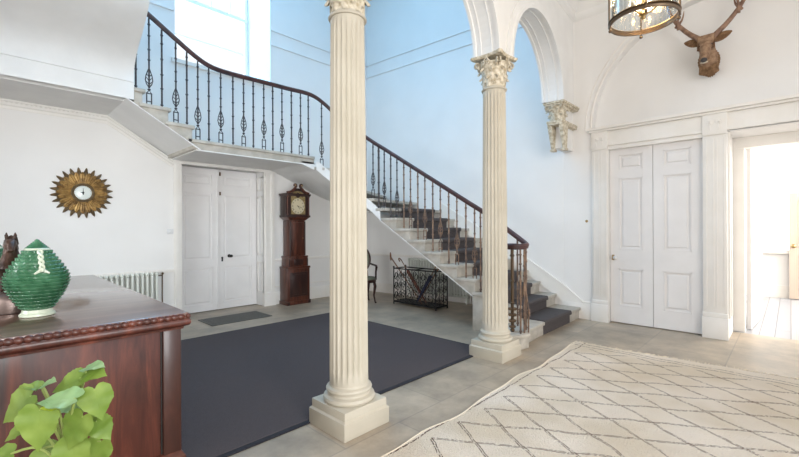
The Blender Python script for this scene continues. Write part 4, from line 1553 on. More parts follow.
# ---- green jars
def jar(x, y, z, label, s=1.0, group=None, rot=0.0):
    t = thing('lidded_jar', (x, y, z), label, 'jar', rot, group=group)
    t.scale = (0.82, 0.82, 1.075)
    prof = [(0.085, 0.035), (0.118, 0.075), (0.152, 0.12), (0.176, 0.16), (0.187, 0.195), (0.186, 0.222), (0.173, 0.252), (0.152, 0.282), (0.130, 0.308), (0.108, 0.334), (0.090, 0.356), (0.076, 0.375)]
    # stepped, notched courses
    def R_at(zz):
        for i in range(len(prof) - 1):
            if prof[i][1] <= zz <= prof[i + 1][1]:
                f = (zz - prof[i][1]) / (prof[i + 1][1] - prof[i][1])
                return prof[i][0] + (prof[i + 1][0] - prof[i][0]) * f
        return prof[-1][0]
    m = MB()
    rows = 17
    nseg = 88
    vs = []
    rr = []
    dz = (0.372 - 0.035) / rows
    for i in range(rows):
        z0 = 0.035 + i * dz
        for f, o in ((0.0, -0.004), (0.30, 0.0015), (0.85, 0.0065), (0.98, 0.004)):
            rr.append((z0 + f * dz, o, i))
    for zz, o, i in rr:
        R0 = R_at(zz)
        for k in range(nseg):
            # small teeth along each course
            tooth = 0.0045 if ((k + i) % 4) in (0, 1) else -0.003
            r_ = R0 + (o + (tooth if o > 0.003 else 0))
            a = 2 * pi * k / nseg
            vs.append((r_ * cos(a) * s, r_ * sin(a) * s, zz * s))
    L = len(rr)
    fs = [(i * nseg + k, i * nseg + (k + 1) % nseg, (i + 1) * nseg + (k + 1) % nseg, (i + 1) * nseg + k) for i in range(L - 1) for k in range(nseg)]
    fs.append(tuple(range(nseg - 1, -1, -1)))
    fs.append(tuple((L - 1) * nseg + k for k in range(nseg)))
    m.add(vs, fs)
    o = m.build('body', 'green_glaze', t, smooth=30)
    m = MB().lathe([(0.098 * s, 0), (0.106 * s, 0.004 * s), (0.104 * s, 0.014 * s), (0.092 * s, 0.022 * s), (0.086 * s, 0.040 * s)], 40)
    m.build('foot', 'white_glaze', t, label='cream white foot ring')
    m = MB().lathe([(0.074 * s, 0), (0.076 * s, 0.008 * s), (0.070 * s, 0.012 * s)], 40, (0, 0, 0.372 * s))
    m.build('rim', 'white_glaze', t)
    m = MB()
    lp = []
    for i in range(6):
        q = 1 - i / 6
        lp += [((0.066 * q + 0.006) * s, (0.382 + i * 0.008) * s), ((0.062 * q + 0.004) * s, (0.389 + i * 0.008) * s)]
    lp.append((0.004 * s, 0.434 * s))
    m.lathe(lp, 32)
    m.build('lid', 'green_glaze', t, smooth=25)
    # twisted white handles, front and back
    for sg, nm in ((1, 0), (-1, 1)):
        m = MB()
        for ph in (0, pi):
            pts = []
            for k in range(22):
                u = k / 21
                zz = 0.366 - u * 0.115
                r0 = R_at(min(zz, 0.37)) + 0.020
                aa = u * 4.2 * pi + ph
                pts.append(((r0 + 0.006 * cos(aa)) * s * sg, 0.011 * sin(aa) * s, (zz + 0.01) * s))
            m.tube(pts, 0.0085 * s, 6)
        for sy in (-1, 1):
            zz = 0.262
            m.tube([((R_at(0.27) + 0.016) * s * sg, 0, 0.272 * s), ((R_at(0.26) + 0.012) * s * sg, sy * 0.018 * s, 0.258 * s), ((R_at(0.25) + 0.010) * s * sg, sy * 0.042 * s, 0.247 * s)], [0.009 * s, 0.009 * s, 0.005 * s], 6)
        m.build('handle', 'white_glaze', t, label='cream white twisted rope handle')
    return t


j1 = jar(0.223, 3.055, CZ, 'green ridged lidded jar standing in front on the mahogany chest', 0.92, rot=radians(-86))
j2 = copy_tree(j1)
j2.location = (0.045, 3.54, CZ)
j2['label'] = 'green ridged lidded jar cut off by the left picture edge, behind the horse'

# ---- horse figure
t = thing('horse_figurine', (0.125, 3.30, CZ), 'dark brown rearing horse figurine on rounded base at left edge', 'figurine', radians(-92))
t.scale = (1.1, 1.1, 1.06)
m = MB().lathe([(0.085, 0), (0.10, 0.004), (0.106, 0.03), (0.108, 0.07), (0.10, 0.095), (0.085, 0.11), (0.06, 0.12)], 40)
m.build('base', 'pewter', t)


def skin(name, verts, edges, radii, mat, parent=None, sub=2, root=0):
    me = bpy.data.meshes.new(name)
    me.from_pydata(verts, edges, [])
    o = bpy.data.objects.new(name, me)
    COL.objects.link(o)
    md = o.modifiers.new('skin', 'SKIN')
    md.use_smooth_shade = True
    for i, r_ in enumerate(radii):
        r_ = r_ if isinstance(r_, tuple) else (r_, r_)
        me.skin_vertices[0].data[i].radius = r_
    me.skin_vertices[0].data[root].use_root = True
    sb = o.modifiers.new('sub', 'SUBSURF')
    sb.levels = sb.render_levels = sub
    me.materials.append(M[mat])
    if parent is not None:
        o.parent = parent
    return o


# horse: x is forward
HV = [(-0.075, 0, 0.235), (-0.02, 0, 0.25), (0.045, 0, 0.275), (0.075, 0, 0.325), (0.09, 0, 0.375), (0.115, 0, 0.392), (0.150, 0, 0.362), (0.172, 0, 0.338),
      # front legs
      (0.055, 0.032, 0.24), (0.085, 0.034, 0.19), (0.07, 0.034, 0.125),
      (0.055, -0.032, 0.24), (0.060, -0.034, 0.18), (0.055, -0.034, 0.12),
      # hind
      (-0.085, 0.034, 0.21), (-0.075, 0.036, 0.175), (-0.098, 0.036, 0.15), (-0.085, 0.036, 0.12),
      (-0.085, -0.034, 0.21), (-0.07, -0.036, 0.17), (-0.09, -0.036, 0.145), (-0.075, -0.036, 0.12),
      # tail
      (-0.115, 0, 0.255), (-0.145, 0, 0.22), (-0.15, 0, 0.16)]
HE = [(0, 1), (1, 2), (2, 3), (3, 4), (4, 5), (5, 6), (6, 7), (2, 8), (8, 9), (9, 10), (2, 11), (11, 12), (12, 13), (0, 14), (14, 15), (15, 16), (16, 17), (0, 18), (18, 19), (19, 20), (20, 21), (0, 22), (22, 23), (23, 24)]
HR = [0.048, 0.046, 0.045, 0.034, 0.026, 0.026, 0.018, 0.014, 0.022, 0.013, 0.011, 0.022, 0.013, 0.011, 0.028, 0.018, 0.011, 0.011, 0.028, 0.018, 0.011, 0.011, 0.012, 0.016, 0.008]
skin('body', HV, HE, HR, 'horse', t, root=1)
m = MB()
for sy in (-1, 1):
    m.tube([(0.10, sy * 0.014, 0.405), (0.103, sy * 0.017, 0.425), (0.108, sy * 0.016, 0.440)], [0.009, 0.008, 0.002], 6)
m.build('ears', 'horse', t)
m = MB()
for k in range(9):
    u = k / 8
    bx, bz = 0.100 - 0.055 * u, 0.415 - 0.115 * u
    m.tube([(bx, 0, bz), (bx - 0.025, 0.015 * (-1) ** k, bz - 0.005), (bx - 0.028, 0.028 * (-1) ** k, bz - 0.040)], [0.012, 0.012, 0.004], 6)
m.build('mane', 'horse', t)
for sy in (-1, 1):
    MB().sphere((0.128, sy * 0.017, 0.385), 0.004, 8, 6).build('eye', 'black', t)

# ---- starburst barometer
t = thing('sunburst_barometer', (0.965, YA, 1.90), 'gilt sunburst wall barometer with white dial on the rear wall', 'barometer')
for layer, (n, r1, w, y0, mat, off) in enumerate(((24, 0.345, 0.060, -0.012, 'sun_tip', 0.5), (24, 0.285, 0.062, -0.028, 'sun_gold', 0.0))):
    for k in range(n):
        a = 2 * pi * (k + off) / n
        m = MB()
        u = Vector((cos(a), 0, sin(a)))
        v = Vector((-sin(a), 0, cos(a)))
        rr = [0.09, 0.13, 0.18, 0.235, 0.27, r1 - 0.02, r1] if layer == 0 else [0.09, 0.13, 0.17, 0.215, 0.25, r1 - 0.015, r1]
        ww = [0.45, 0.65, 0.85, 1.0, 0.85, 0.42, 0.02]
        vs = []
        for r_, w_ in zip(rr, ww):
            for s_, dy in ((-1, 0), (-0.35, -0.010), (0, -0.003), (0.35, -0.010), (1, 0)):
                p = u * r_ + v * (s_ * w * w_ * 0.5)
                vs.append((p.x, y0 + dy, p.z))
        fs = [(i * 5 + j, i * 5 + j + 1, (i + 1) * 5 + j + 1, (i + 1) * 5 + j) for i in range(6) for j in range(4)]
        nb = len(vs)
        vs += [(p[0], y0 + 0.008, p[2]) for p in vs[:nb]]
        fs += [tuple(nb + q for q in reversed(f)) for f in fs[:24]]
        for i in range(6):
            fs += [(i * 5, (i + 1) * 5, nb + (i + 1) * 5, nb + i * 5), (i * 5 + 4, nb + i * 5 + 4, nb + (i + 1) * 5 + 4, (i + 1) * 5 + 4)]
        m.add(vs, fs)
        m.build('outer_ray' if layer == 0 else 'inner_ray', mat, t, smooth=40)
RY = Matrix.Rotation(pi / 2, 4, 'X')
m = MB().lathe([(0.085, 0.0), (0.125, 0.0), (0.128, 0.045), (0.118, 0.055), (0.110, 0.048), (0.104, 0.060), (0.094, 0.052)], 48, mat=RY, caps=False)
m.build('bezel', 'sun_tip', t)
m = MB().lathe([(0.101, 0.0), (0.101, 0.045), (0.07, 0.052), (0.001, 0.056)], 48, mat=RY)
m.build('dial', 'dial', t)
m = MB()
m.add([(-0.006, -0.0585, -0.03), (0.006, -0.0585, -0.03), (0.002, -0.0585, 0.06), (-0.002, -0.0585, 0.06)], [(0, 1, 2, 3)])
m.lathe([(0.014, 0.055), (0.010, 0.064), (0.002, 0.066)], 14, mat=RY)
m.tube([(-0.03, -0.058, 0.0), (0.0, -0.060, 0.004)], 0.003, 5)
for k in range(24):
    a = 2 * pi * k / 24
    m.tube([(0.082 * cos(a), -0.0505, 0.082 * sin(a)), (0.090 * cos(a), -0.049, 0.090 * sin(a))], 0.0016, 4)
m.build('needle', 'black', t)

# ---- wall thermostat
t = thing('light_switch', (2.04, YA, 1.37), 'small white square switch plate left of the rear doors', 'light switch')
MB().box(-0.045, 0.045, -0.010, 0.0, -0.04, 0.04).build('plate', 'plaque', t, bevel=0.004)
MB().box(-0.012, 0.012, -0.018, -0.008, -0.02, 0.02).build('rocker', 'plaque', t, bevel=0.002)
t = thing('bell_push', (XB, 2.245, 1.50), 'small round brass bell push on the wall beside the right doors', 'bell push')
MB().lathe([(0.022, 0), (0.020, 0.006), (0.010, 0.008), (0.008, 0.014), (0.002, 0.016)], 18, mat=Matrix.Rotation(-pi / 2, 4, 'Y')).build('plate', 'brass', t)

# ---- radiators
def radiator(x, y, rz, n, h, label, pitch=0.062, z0=0.12):
    t = thing('radiator', (x, y, 0), label, 'radiator', rz)
    for k in range(n):
        u = k * pitch
        m = MB()
        for v in (0.035, 0.10):
            m.tube([(u, v, z0 + 0.04), (u, v, z0 + h - 0.04)], 0.017, 8)
        m.sphere((u, 0.067, z0 + 0.035), 0.03, 10, 6, sc=(0.95, 2.0, 1.1))
        m.sphere((u, 0.067, z0 + h - 0.035), 0.03, 10, 6, sc=(0.95, 2.0, 1.15))
        m.build('section', 'radiator', t)
    for u in (0, (n - 1) * pitch):
        m = MB()
        for v in (0.035, 0.10):
            m.tube([(u, v, 0.0), (u, v, z0 + 0.03)], 0.014, 8)
        m.box(u - 0.012, u + 0.012, 0.03, 0.105, z0 + 0.005, z0 + 0.03)
        m.build('foot', 'radiator', t)
    m = MB()
    u = (n - 1) * pitch + 0.03
    zt = z0 + h - 0.06
    m.tube([(u - 0.03, 0.067, zt), (u + 0.05, 0.067, zt)], 0.010, 8)
    m.tube([(u + 0.05, 0.067, 0.0), (u + 0.05, 0.067, zt + 0.02)], 0.009, 8)
    m.sphere((u + 0.05, 0.045, zt + 0.03), 0.018, 8, 6)
    m.build('valve', 'bronze', t, label='small dark radiator valve and pipe')
    return t


radiator(1.02, YA - 0.15, 0, 14, 0.65, 'white column radiator on the rear wall behind the chest')
radiator(xw(5.62) - 0.15, 5.62, -pi / 2 + 0.0798, 22, 0.70, 'cream column radiator under the stairs behind the umbrella stand', pitch=0.064, z0=0.1)

# ---- longcase clock
CR = radians(-12)
t = thing('longcase_clock', (4.12, 6.70, 0), 'tall dark mahogany longcase clock beside the rear doors', 'longcase clock', 0)
t.scale = (0.93, 0.93, 0.975)
def B(mm, x0, x1, z0, z1, d0, d1):
    """front of clock at y=-d"""
    return mm.box(x0, x1, -d1, -d0 if d0 else 0.17, z0, z1)
m = MB()
B(m, -0.27, 0.27, 0.0, 0.07, 0, 0.135)
B(m, -0.255, 0.255, 0.07, 0.68, 0, 0.12)
B(m, -0.265, 0.265, 0.68, 0.72, 0, 0.13)
m.build('base', 'clock_wood', t, bevel=0.005)
m = MB()
B(m, -0.20, 0.20, 0.15, 0.61, 0.12, 0.128)
m.box(-0.16, 0.16, -0.134, -0.126, 0.19, 0.57)
m.build('base_panel', 'clock_dark', t, bevel=0.003)
for sx in (-1, 1):
    MB().box(sx * 0.235 - 0.03, sx * 0.235 + 0.03, -0.14, -0.09, 0.0, 0.06).build('foot', 'clock_dark', t, bevel=0.008)
m = MB()
B(m, -0.215, 0.215, 0.72, 0.90, 0, 0.105)
B(m, -0.225, 0.225, 0.88, 0.92, 0, 0.11)
B(m, -0.175, 0.175, 0.90, 1.60, 0, 0.075)
m.frustum((0, 0.03, 1.60), 0.18, 0.12, (0, 0.02, 1.66), 0.25, 0.155)
m.build('trunk', 'clock_wood', t, bevel=0.004)
MB().box(-0.10, 0.10, -0.113, -0.10, 0.745, 0.86).build('trunk_panel', 'clock_dark', t, bevel=0.004)
for sx in (-1, 1):
    MB().tube([(sx * 0.165, -0.085, 0.93), (sx * 0.165, -0.085, 1.58)], 0.014, 10).build('quarter_column', 'clock_dark', t)
    MB().tube([(sx * 0.205, -0.113, 0.73), (sx * 0.205, -0.113, 0.87)], 0.012, 10).build('quarter_column', 'clock_dark', t)
d = MB().box(-0.125, 0.125, -0.092, -0.072, 0.95, 1.56).build('trunk_door', 'clock_wood', t, bevel=0.005)
MB().sphere((0.11, -0.10, 1.26), 0.008).build('knob', 'brass', d)
# hood
m = MB()
hz0, hz1 = 1.66, 2.08
m.box(-0.27, 0.27, -0.13, 0.15, hz0, hz0 + 0.035)
m.box(-0.255, -0.235, -0.08, 0.14, hz0, hz1)
m.box(0.235, 0.255, -0.08, 0.14, hz0, hz1)
m.box(-0.24, 0.24, 0.10, 0.14, hz0, hz1)
m.box(-0.28, 0.28, -0.14, 0.15, hz1, hz1 + 0.03)
m.box(-0.27, 0.27, -0.13, 0.15, hz1 - 0.02, hz1)
# arched front above the dial
n = 16
vs = []
arcp = [(0.165 * cos(pi * k / n), hz1 - 0.03 + 0.11 * sin(pi * k / n)) for k in range(n + 1)]
poly = [(-0.22, hz1 + 0.02)] + [(-0.22, hz1 + 0.05), (-0.12, hz1 + 0.10), (0.12, hz1 + 0.10), (0.22, hz1 + 0.05), (0.22, hz1 + 0.02)]
m.prism(poly, 'y', -0.08, -0.05)
m.build('hood', 'clock_dark', t, bevel=0.003)
hd = MB()
hd.box(-0.215, -0.17, -0.118, -0.09, hz0 + 0.035, hz1)
hd.box(0.17, 0.215, -0.118, -0.09, hz0 + 0.035, hz1)
hd.box(-0.17, 0.17, -0.118, -0.09, hz0 + 0.035, hz0 + 0.055)
# spandrel pieces leaving the arch open
for k in range(n):
    (xa, za), (xb, zb) = arcp[k], arcp[k + 1]
    hd.add([(xa, -0.119, za), (xb, -0.119, zb), (xb, -0.119, hz1 + 0.09), (xa, -0.119, hz1 + 0.09), (xa, -0.09, za), (xb, -0.09, zb)], [(0, 1, 2, 3), (0, 4, 5, 1)])
hd.build('hood_door', 'clock_dark', t, smooth=0)
for sx in (-1, 1):
    m = MB().tube([(sx * 0.242, -0.115, hz0 + 0.05), (sx * 0.242, -0.115, hz1 - 0.03)], 0.012, 10)
    m.lathe([(0.016, 0), (0.018, 0.012), (0.013, 0.02)], 12, (sx * 0.242, -0.115, hz0 + 0.036))
    m.lathe([(0.013, 0), (0.018, 0.01), (0.018, 0.022)], 12, (sx * 0.242, -0.115, hz1 - 0.045))
    m.build('hood_column', 'clock_wood', t)
# swan neck pediment
for sx in (-1, 1):
    pts = [(sx * x_, -0.12, hz1 + z_) for x_, z_ in ((0.245, 0.045), (0.20, 0.05), (0.15, 0.065), (0.11, 0.095), (0.075, 0.135), (0.045, 0.165))]
    rad = [0.020, 0.022, 0.024, 0.024, 0.021, 0.018]
    for k in range(8):
        a = -pi * 0.15 + k * pi / 4.5
        q = 0.036 * (1 - k / 12)
        pts.append((sx * (0.075 - q * cos(a)), -0.12, hz1 + 0.185 + q * sin(a)))
        rad.append(0.016 * (1 - k / 12))
    m = MB().tube(pts, rad, 8)
    m.tube([(p[0], p[1] + 0.025, p[2]) for p in pts], rad, 8)
    m.build('swan_neck', 'clock_wood', t)
m = MB()
for sx in (-1, 1):
    m.lathe([(0.014, -0.008), (0.014, 0.006), (0.006, 0.010)], 14, mat=Matrix.Translation((sx * 0.072, -0.135, hz1 + 0.185)) @ RY)
m.build('rosette', 'brass', t)
m = MB().box(-0.10, 0.10, -0.117, -0.07, hz1 + 0.09, hz1 + 0.13)
m.build('pediment_block', 'clock_dark', t, bevel=0.003)
dl = MB().prism([(-0.17, hz0 + 0.05), (0.17, hz0 + 0.05)] + [(0.168 * cos(pi * k / n), hz1 - 0.03 + 0.11 * sin(pi * k / n)) for k in range(n + 1)], 'y', -0.095, -0.085).build('dial', 'dial_brass', t, smooth=0, label='arched brass dial')
dz = 1.87
m = MB()
MD = Matrix.Translation((0, -0.095, dz)) @ RY
m.lathe([(0.001, 0.0), (0.150, 0.0), (0.150, 0.006), (0.001, 0.006)], 48, mat=MD, caps=False)
m.build('chapter_ring', 'dial_cream', dl, smooth=30)
m = MB()
from_num = ['XII', 'I', 'II', 'III', 'IV', 'V', 'VI', 'VII', 'VIII', 'IX', 'X', 'XI']
for h_, s_ in enumerate(from_num):
    a = pi / 2 - h_ * pi / 6
    w_ = {'I': 0.010, 'V': 0.018, 'X': 0.018}
    tot = sum(w_[c] for c in s_)
    x_ = -tot / 2
    Mn = Matrix.Translation((0, -0.1025, dz)) @ Matrix.Rotation(-(a - pi / 2), 4, 'Y') @ Matrix.Translation((0, 0, 0.122))
    for c in s_:
        cw = w_[c]
        xc = x_ + cw / 2
        if c == 'I':
            segs = [((xc, -0.014), (xc, 0.014))]
        elif c == 'V':
            segs = [((xc - 0.006, 0.014), (xc, -0.014)), ((xc + 0.006, 0.014), (xc, -0.014))]
        else:
            segs = [((xc - 0.006, 0.014), (xc + 0.006, -0.014)), ((xc + 0.006, 0.014), (xc - 0.006, -0.014))]
        for p, q in segs:
            m.tube([Mn @ Vector((p[0], 0, p[1])), Mn @ Vector((q[0], 0, q[1]))], 0.0018, 4)
        x_ += cw
m.build('numerals', 'black', dl, smooth=0)
m = MB()
for a, L in ((radians(-55), 0.07), (radians(-20), 0.105)):
    m.tube([(-0.02 * cos(a), -0.106, dz - 0.02 * sin(a)), (L * cos(a), -0.106, dz + L * sin(a))], [0.004, 0.0025], 5)
m.sphere((0, -0.106, dz), 0.008, 8, 6)
m.build('hands', 'black', dl)
m = MB()
m.lathe([(0.001, 0), (0.048, 0), (0.048, 0.005), (0.001, 0.007)], 24, mat=Matrix.Translation((0, -0.095, hz1 - 0.02 + 0.02)) @ RY, caps=False)
m.build('moon_disc', 'clock_dark', dl)

# ---- wrought iron umbrella stand
UX0, UX1, UY0, UY1, UH = 5.36, 5.68, 4.33, 5.33, 0.66
t = thing('umbrella_stand', (5.52, 4.83, 0), 'black wrought iron scrolled umbrella stand under the stairs', 'umbrella stand')
m = MB()
m.tube([(UX0, UY0, 0.05), (UX1, UY0, 0.05), (UX1, UY1, 0.05), (UX0, UY1, 0.05), (UX0, UY0, 0.05)], 0.011, 6)
m.box(UX0, UX1, UY0, UY1, 0.035, 0.05)
PB(m, 'drip_tray', 'black_iron', t)
m = MB()
m.tube([(UX0, UY0, UH), (UX1, UY0, UH), (UX1, UY1, UH), (UX0, UY1, UH), (UX0, UY0, UH)], 0.011, 6)
m.tube([(UX0, (UY0 + UY1) / 2, UH), (UX1, (UY0 + UY1) / 2, UH)], 0.007, 6)
PB(m, 'top_rail', 'black_iron', t)
for x, y in ((UX0, UY0), (UX1, UY0), (UX1, UY1), (UX0, UY1)):
    m = MB().tube([(x, y, 0), (x, y, UH + 0.01)], 0.012, 6)
    m.sphere((x, y, UH + 0.025), 0.02, 8, 6)
    PB(m, 'leg', 'black_iron', t)


def scroll_col(m, P, u, z0, z1, w):
    """pairs of C scrolls stacked; P(u,z)->xyz"""
    H = (z1 - z0) / 3
    for k in range(3):
        zc = z0 + H * (k + 0.5)
        for sg in (-1, 1):
            pts = []
            for q in range(14):
                a = -pi * 0.5 + q * pi / 6.5
                rr = w * 0.42 * (1 - 0.045 * q)
                pts.append(P(u + sg * (w * 0.12 + rr * cos(a)) * 0.7, zc + sg * H * 0.12 + rr * sin(a) * 1.1 * sg))
            m.tube(pts, 0.0045, 5)


for side in range(4):
    m = MB()
    if side < 2:
        X = (UX0, UX1)[side]
        P = lambda u, z, X=X: (X, u, z)
        a0, a1, nn = UY0, UY1, 6
    else:
        Y = (UY0, UY1)[side - 2]
        P = lambda u, z, Y=Y: (u, Y, z)
        a0, a1, nn = UX0, UX1, 3
    for k in range(nn):
        u0 = a0 + (a1 - a0) * k / nn
        u1 = a0 + (a1 - a0) * (k + 1) / nn
        if k: m.tube([P(u0, 0.05), P(u0, UH - 0.05)], 0.006, 5)
        scroll_col(m, P, (u0 + u1) / 2, 0.07, UH - 0.06, (u1 - u0))
    PB(m, 'scroll_panel', 'black_iron', t)


def cane(p0, p1, label, kind, mat='stick', bendir=(0, 1, 0)):
    t = thing(kind, p0, label, kind.replace('_', ' '))
    P0, P1 = Vector(p0), Vector(p1)
    d_ = (P1 - P0)
    m = MB()
    bd = Vector(bendir)
    if kind == 'umbrella':
        m.tube([P0, P0 + d_ * 0.08, P0 + d_ * 0.35, P0 + d_ * 0.74, P0 + d_ * 0.78], [0.004, 0.012, 0.028, 0.032, 0.012], 10)
        PB(m, 'folded_canopy', mat, t)
        m = MB().tube([P0 + d_ * 0.76, P1], 0.008, 8)
        hk = [P1 + d_.normalized() * (0.05 * sin(a)) + bd * (0.045 * (1 - cos(a))) for a in [k * pi / 7 for k in range(9)]]
        m.tube(hk, 0.011, 8)
        PB(m, 'crook_handle', 'stick', t)
    else:
        m.tube([P0, P1], [0.008, 0.012], 8)
        PB(m, 'shaft', mat, t)
        m = MB()
        if kind == 'walking_stick':
            m.tube([P1 - bd * 0.06 - Vector((0, 0, 0.01)), P1 - bd * 0.02, P1 + bd * 0.04, P1 + bd * 0.07 + Vector((0, 0, 0.02))], [0.012, 0.017, 0.016, 0.010], 8)
        PB(m, 'handle', 'stick', t)
    return t


cane((5.50, 4.76, 0.052), (5.42, 5.47, 0.86), 'brown walking stick with crosswise handle leaning furthest left in stand', 'walking_stick', bendir=(0.2, 0.3, 0.9))
cane((5.56, 4.70, 0.052), (5.46, 5.22, 0.80), 'russet folded umbrella with crook handle leaning left in the iron stand', 'umbrella', 'stick_red', (0, 0.7, 0.0))
cane((5.46, 4.86, 0.052), (5.52, 4.46, 0.72), 'navy folded umbrella leaning right in the iron stand', 'umbrella', 'navy', (0, -0.7, 0.1))
cane((5.60, 4.92, 0.052), (5.58, 4.42, 0.72), 'thin brown stick leaning right beside the navy umbrella', 'walking_stick', bendir=(0.3, -0.6, 0.1))

# ---- armchair behind the first column
t = thing('armchair', (5.05, 5.83, 0), 'dark carved wooden armchair with oval back, half behind foreground column', 'chair', radians(-20))
m = MB()
m.lathe([(0.001, 0), (0.22, 0), (0.235, 0.015), (0.22, 0.04), (0.001, 0.05)], 28, (0, 0, 0.44), caps=False)
m.build('seat', 'canvas', t)
MB().lathe([(0.20, 0), (0.238, 0.0), (0.238, 0.05), (0.20, 0.05)], 28, (0, 0, 0.39), caps=False).build('seat_rail', 'clock_dark', t)
for a in (45, 135, 225, 315):
    x, y = 0.21 * cos(radians(a)), 0.21 * sin(radians(a))
    f = 1.0
    MB().tube([(x, y, 0.42), (x * 1.12, y * 1.12, 0.32), (x * 1.0, y * 1.0, 0.15), (x * 1.12, y * 1.12, 0.03), (x * 1.2, y * 1.2, 0.0)], [0.028, 0.030, 0.018, 0.014, 0.020], 10).build('leg', 'clock_dark', t)
m = MB()
m.tube([(0.21 * cos(q), 0.20 + 0.0, 0.80 + 0.25 * sin(q)) for q in [2 * pi * k / 28 for k in range(28)]], 0.022, 8, closed=True)
for sx in (-1, 1):
    m.tube([(sx * 0.15, 0.17, 0.42), (sx * 0.14, 0.195, 0.60)], 0.02, 8)
m.build('back_frame', 'clock_dark', t)
m = MB().lathe([(0.001, -0.02), (0.19, -0.015), (0.19, 0.015), (0.001, 0.02)], 28, mat=Matrix.Translation((0, 0.20, 0.80)) @ Matrix.Rotation(pi / 2, 4, 'X') @ Matrix.Scale(1.2, 4, (0, 1, 0)), caps=False)
m.build('back_pad', 'canvas', t)
for sx in (-1, 1):
    m = MB().tube([(sx * 0.20, 0.19, 0.72), (sx * 0.23, 0.08, 0.70), (sx * 0.235, -0.06, 0.69), (sx * 0.225, -0.10, 0.67), (sx * 0.22, -0.08, 0.58), (sx * 0.21, -0.10, 0.43)], [0.018, 0.02, 0.022, 0.024, 0.018, 0.018], 8)
    m.build('arm', 'clock_dark', t)

# ---- lantern
LX, LY, LZ = 3.42, 0.78, 2.93
t = thing('hanging_lantern', (LX, LY, LZ), 'round glass and brass hanging lantern lit with warm bulbs, top right', 'lantern')
LR = 0.226
def ringm(z0, z1, ro, ri, mm=None):
    mm = mm or MB()
    mm.lathe([(ri, z0), (ro, z0), (ro + 0.006, (z0 + z1) / 2), (ro, z1), (ri, z1), (ri, z0)], 64, caps=False)
    return mm
m = ringm(-0.008, 0.016, LR, LR - 0.010)
ringm(0.019, 0.026, LR + 0.002, LR - 0.010, m)
m.build('bottom_ring', 'bronze', t)
m = MB()
for k in range(120):
    a = 2 * pi * k / 120
    m.sphere(((LR - 0.006) * cos(a), (LR - 0.006) * sin(a), 0.030), 0.0045, 5, 4)
m.build('beaded_gallery', 'brass', t)
ringm(0.50, 0.53, LR, LR - 0.02).build('top_ring', 'bronze', t)
m = MB().lathe([(LR - 0.010, 0.034), (LR - 0.010, 0.50)], 64, caps=False)
m.lathe([(LR - 0.014, 0.034), (LR - 0.014, 0.50)], 64, caps=False)
m.build('glass_drum', 'pane', t)
for k in range(36):
    a = 2 * pi * k / 36
    MB().tube([((LR - 0.024) * cos(a), (LR - 0.024) * sin(a), 0.03), ((LR - 0.024) * cos(a), (LR - 0.024) * sin(a), 0.49)], 0.009, 8).build('glass_rod', 'pane', t)
for k in range(4):
    a = 2 * pi * k / 4 + 0.3
    m = MB().tube([(LR * cos(a), LR * sin(a), -0.01), (LR * cos(a), LR * sin(a), 0.53)], 0.007, 6)
    m.sphere((LR * cos(a) * 0.97, LR * sin(a) * 0.97, -0.028), 0.013, 10, 6)
    m.tube([(LR * cos(a), LR * sin(a), 0.53), (LR * 0.5 * cos(a), LR * 0.5 * sin(a), 0.66), (0.02 * cos(a), 0.02 * sin(a), 0.74)], 0.007, 6)
    m.build('strut', 'bronze', t)
m = MB().tube([(0, 0, 0.03), (0, 0, 0.74)], 0.012, 10)
m.lathe([(0.001, -0.03), (0.012, -0.024), (0.018, -0.01), (0.012, 0.0), (0.03, 0.01), (0.02, 0.03)], 14, (0, 0, 0.04))
for k in range(3):
    a = 2 * pi * k / 3 + 0.5
    m.tube([(0, 0, 0.06), (0.05 * cos(a), 0.05 * sin(a), 0.05), (0.10 * cos(a), 0.10 * sin(a), 0.09), (0.10 * cos(a), 0.10 * sin(a), 0.12)], 0.006, 6)
m.build('lamp_cluster', 'brass', t)
for k in range(3):
    a = 2 * pi * k / 3 + 0.5
    m = MB().tube([(0.10 * cos(a), 0.10 * sin(a), 0.12), (0.10 * cos(a), 0.10 * sin(a), 0.19)], 0.011, 10)
    m.build('candle_sleeve', 'plaque', t)
    m = MB().sphere((0.10 * cos(a), 0.10 * sin(a), 0.222), 0.02, 10, 8, sc=(1, 1, 1.7))
    m.build('bulb', 'bulb', t)
m = MB()
z = 0.74
k = 0
while LZ + z < HC - 0.06:
    pts = []
    for q in range(10):
        a = 2 * pi * q / 10
        u, w_ = 0.012 * cos(a), 0.024 * sin(a)
        pts.append((u, 0, z + 0.02 + w_) if k % 2 else (0, u, z + 0.02 + w_))
    m.tube(pts, 0.0035, 5, closed=True)
    z += 0.038
    k += 1
m.tube([(0, 0, z), (0, 0, HC - LZ - 0.001)], 0.008, 6)
m.lathe([(0.06, -0.001), (0.055, -0.02), (0.02, -0.04)], 20, (0, 0, HC - LZ))
m.build('chain', 'bronze', t)
lb = bpy.data.lights.new('lantern_glow', 'POINT')
lb.energy = 16
lb.color = (1.0, 0.72, 0.42)
lb.shadow_soft_size = 0.06
lo = bpy.data.objects.new('lantern_glow', lb)
COL.objects.link(lo)
lo.location = (LX, LY, LZ + 0.30)

# ---- stag head: local x points out of the wall (world -X), z up
t = thing('mounted_stag_head', (XB + 0.13, 0.74, 3.50), 'mounted brown stag head with antlers on the right wall', 'stag head', pi)
# local frame: +x = out of wall toward the hall, +y = world -y
SV = [(0.0, 0, -0.02), (0.12, 0, 0.0), (0.22, 0, 0.07), (0.30, 0, 0.15), (0.365, 0, 0.165), (0.43, 0, 0.08), (0.49, 0, -0.02), (0.535, 0, -0.09)]
SE_ = [(i, i + 1) for i in range(7)]
SR = [(0.11, 0.155), (0.11, 0.15), (0.10, 0.13), (0.088, 0.10), (0.080, 0.082), (0.062, 0.068), (0.043, 0.048), (0.035, 0.036)]
skin('head', SV, SE_, SR, 'fur', t, root=3)
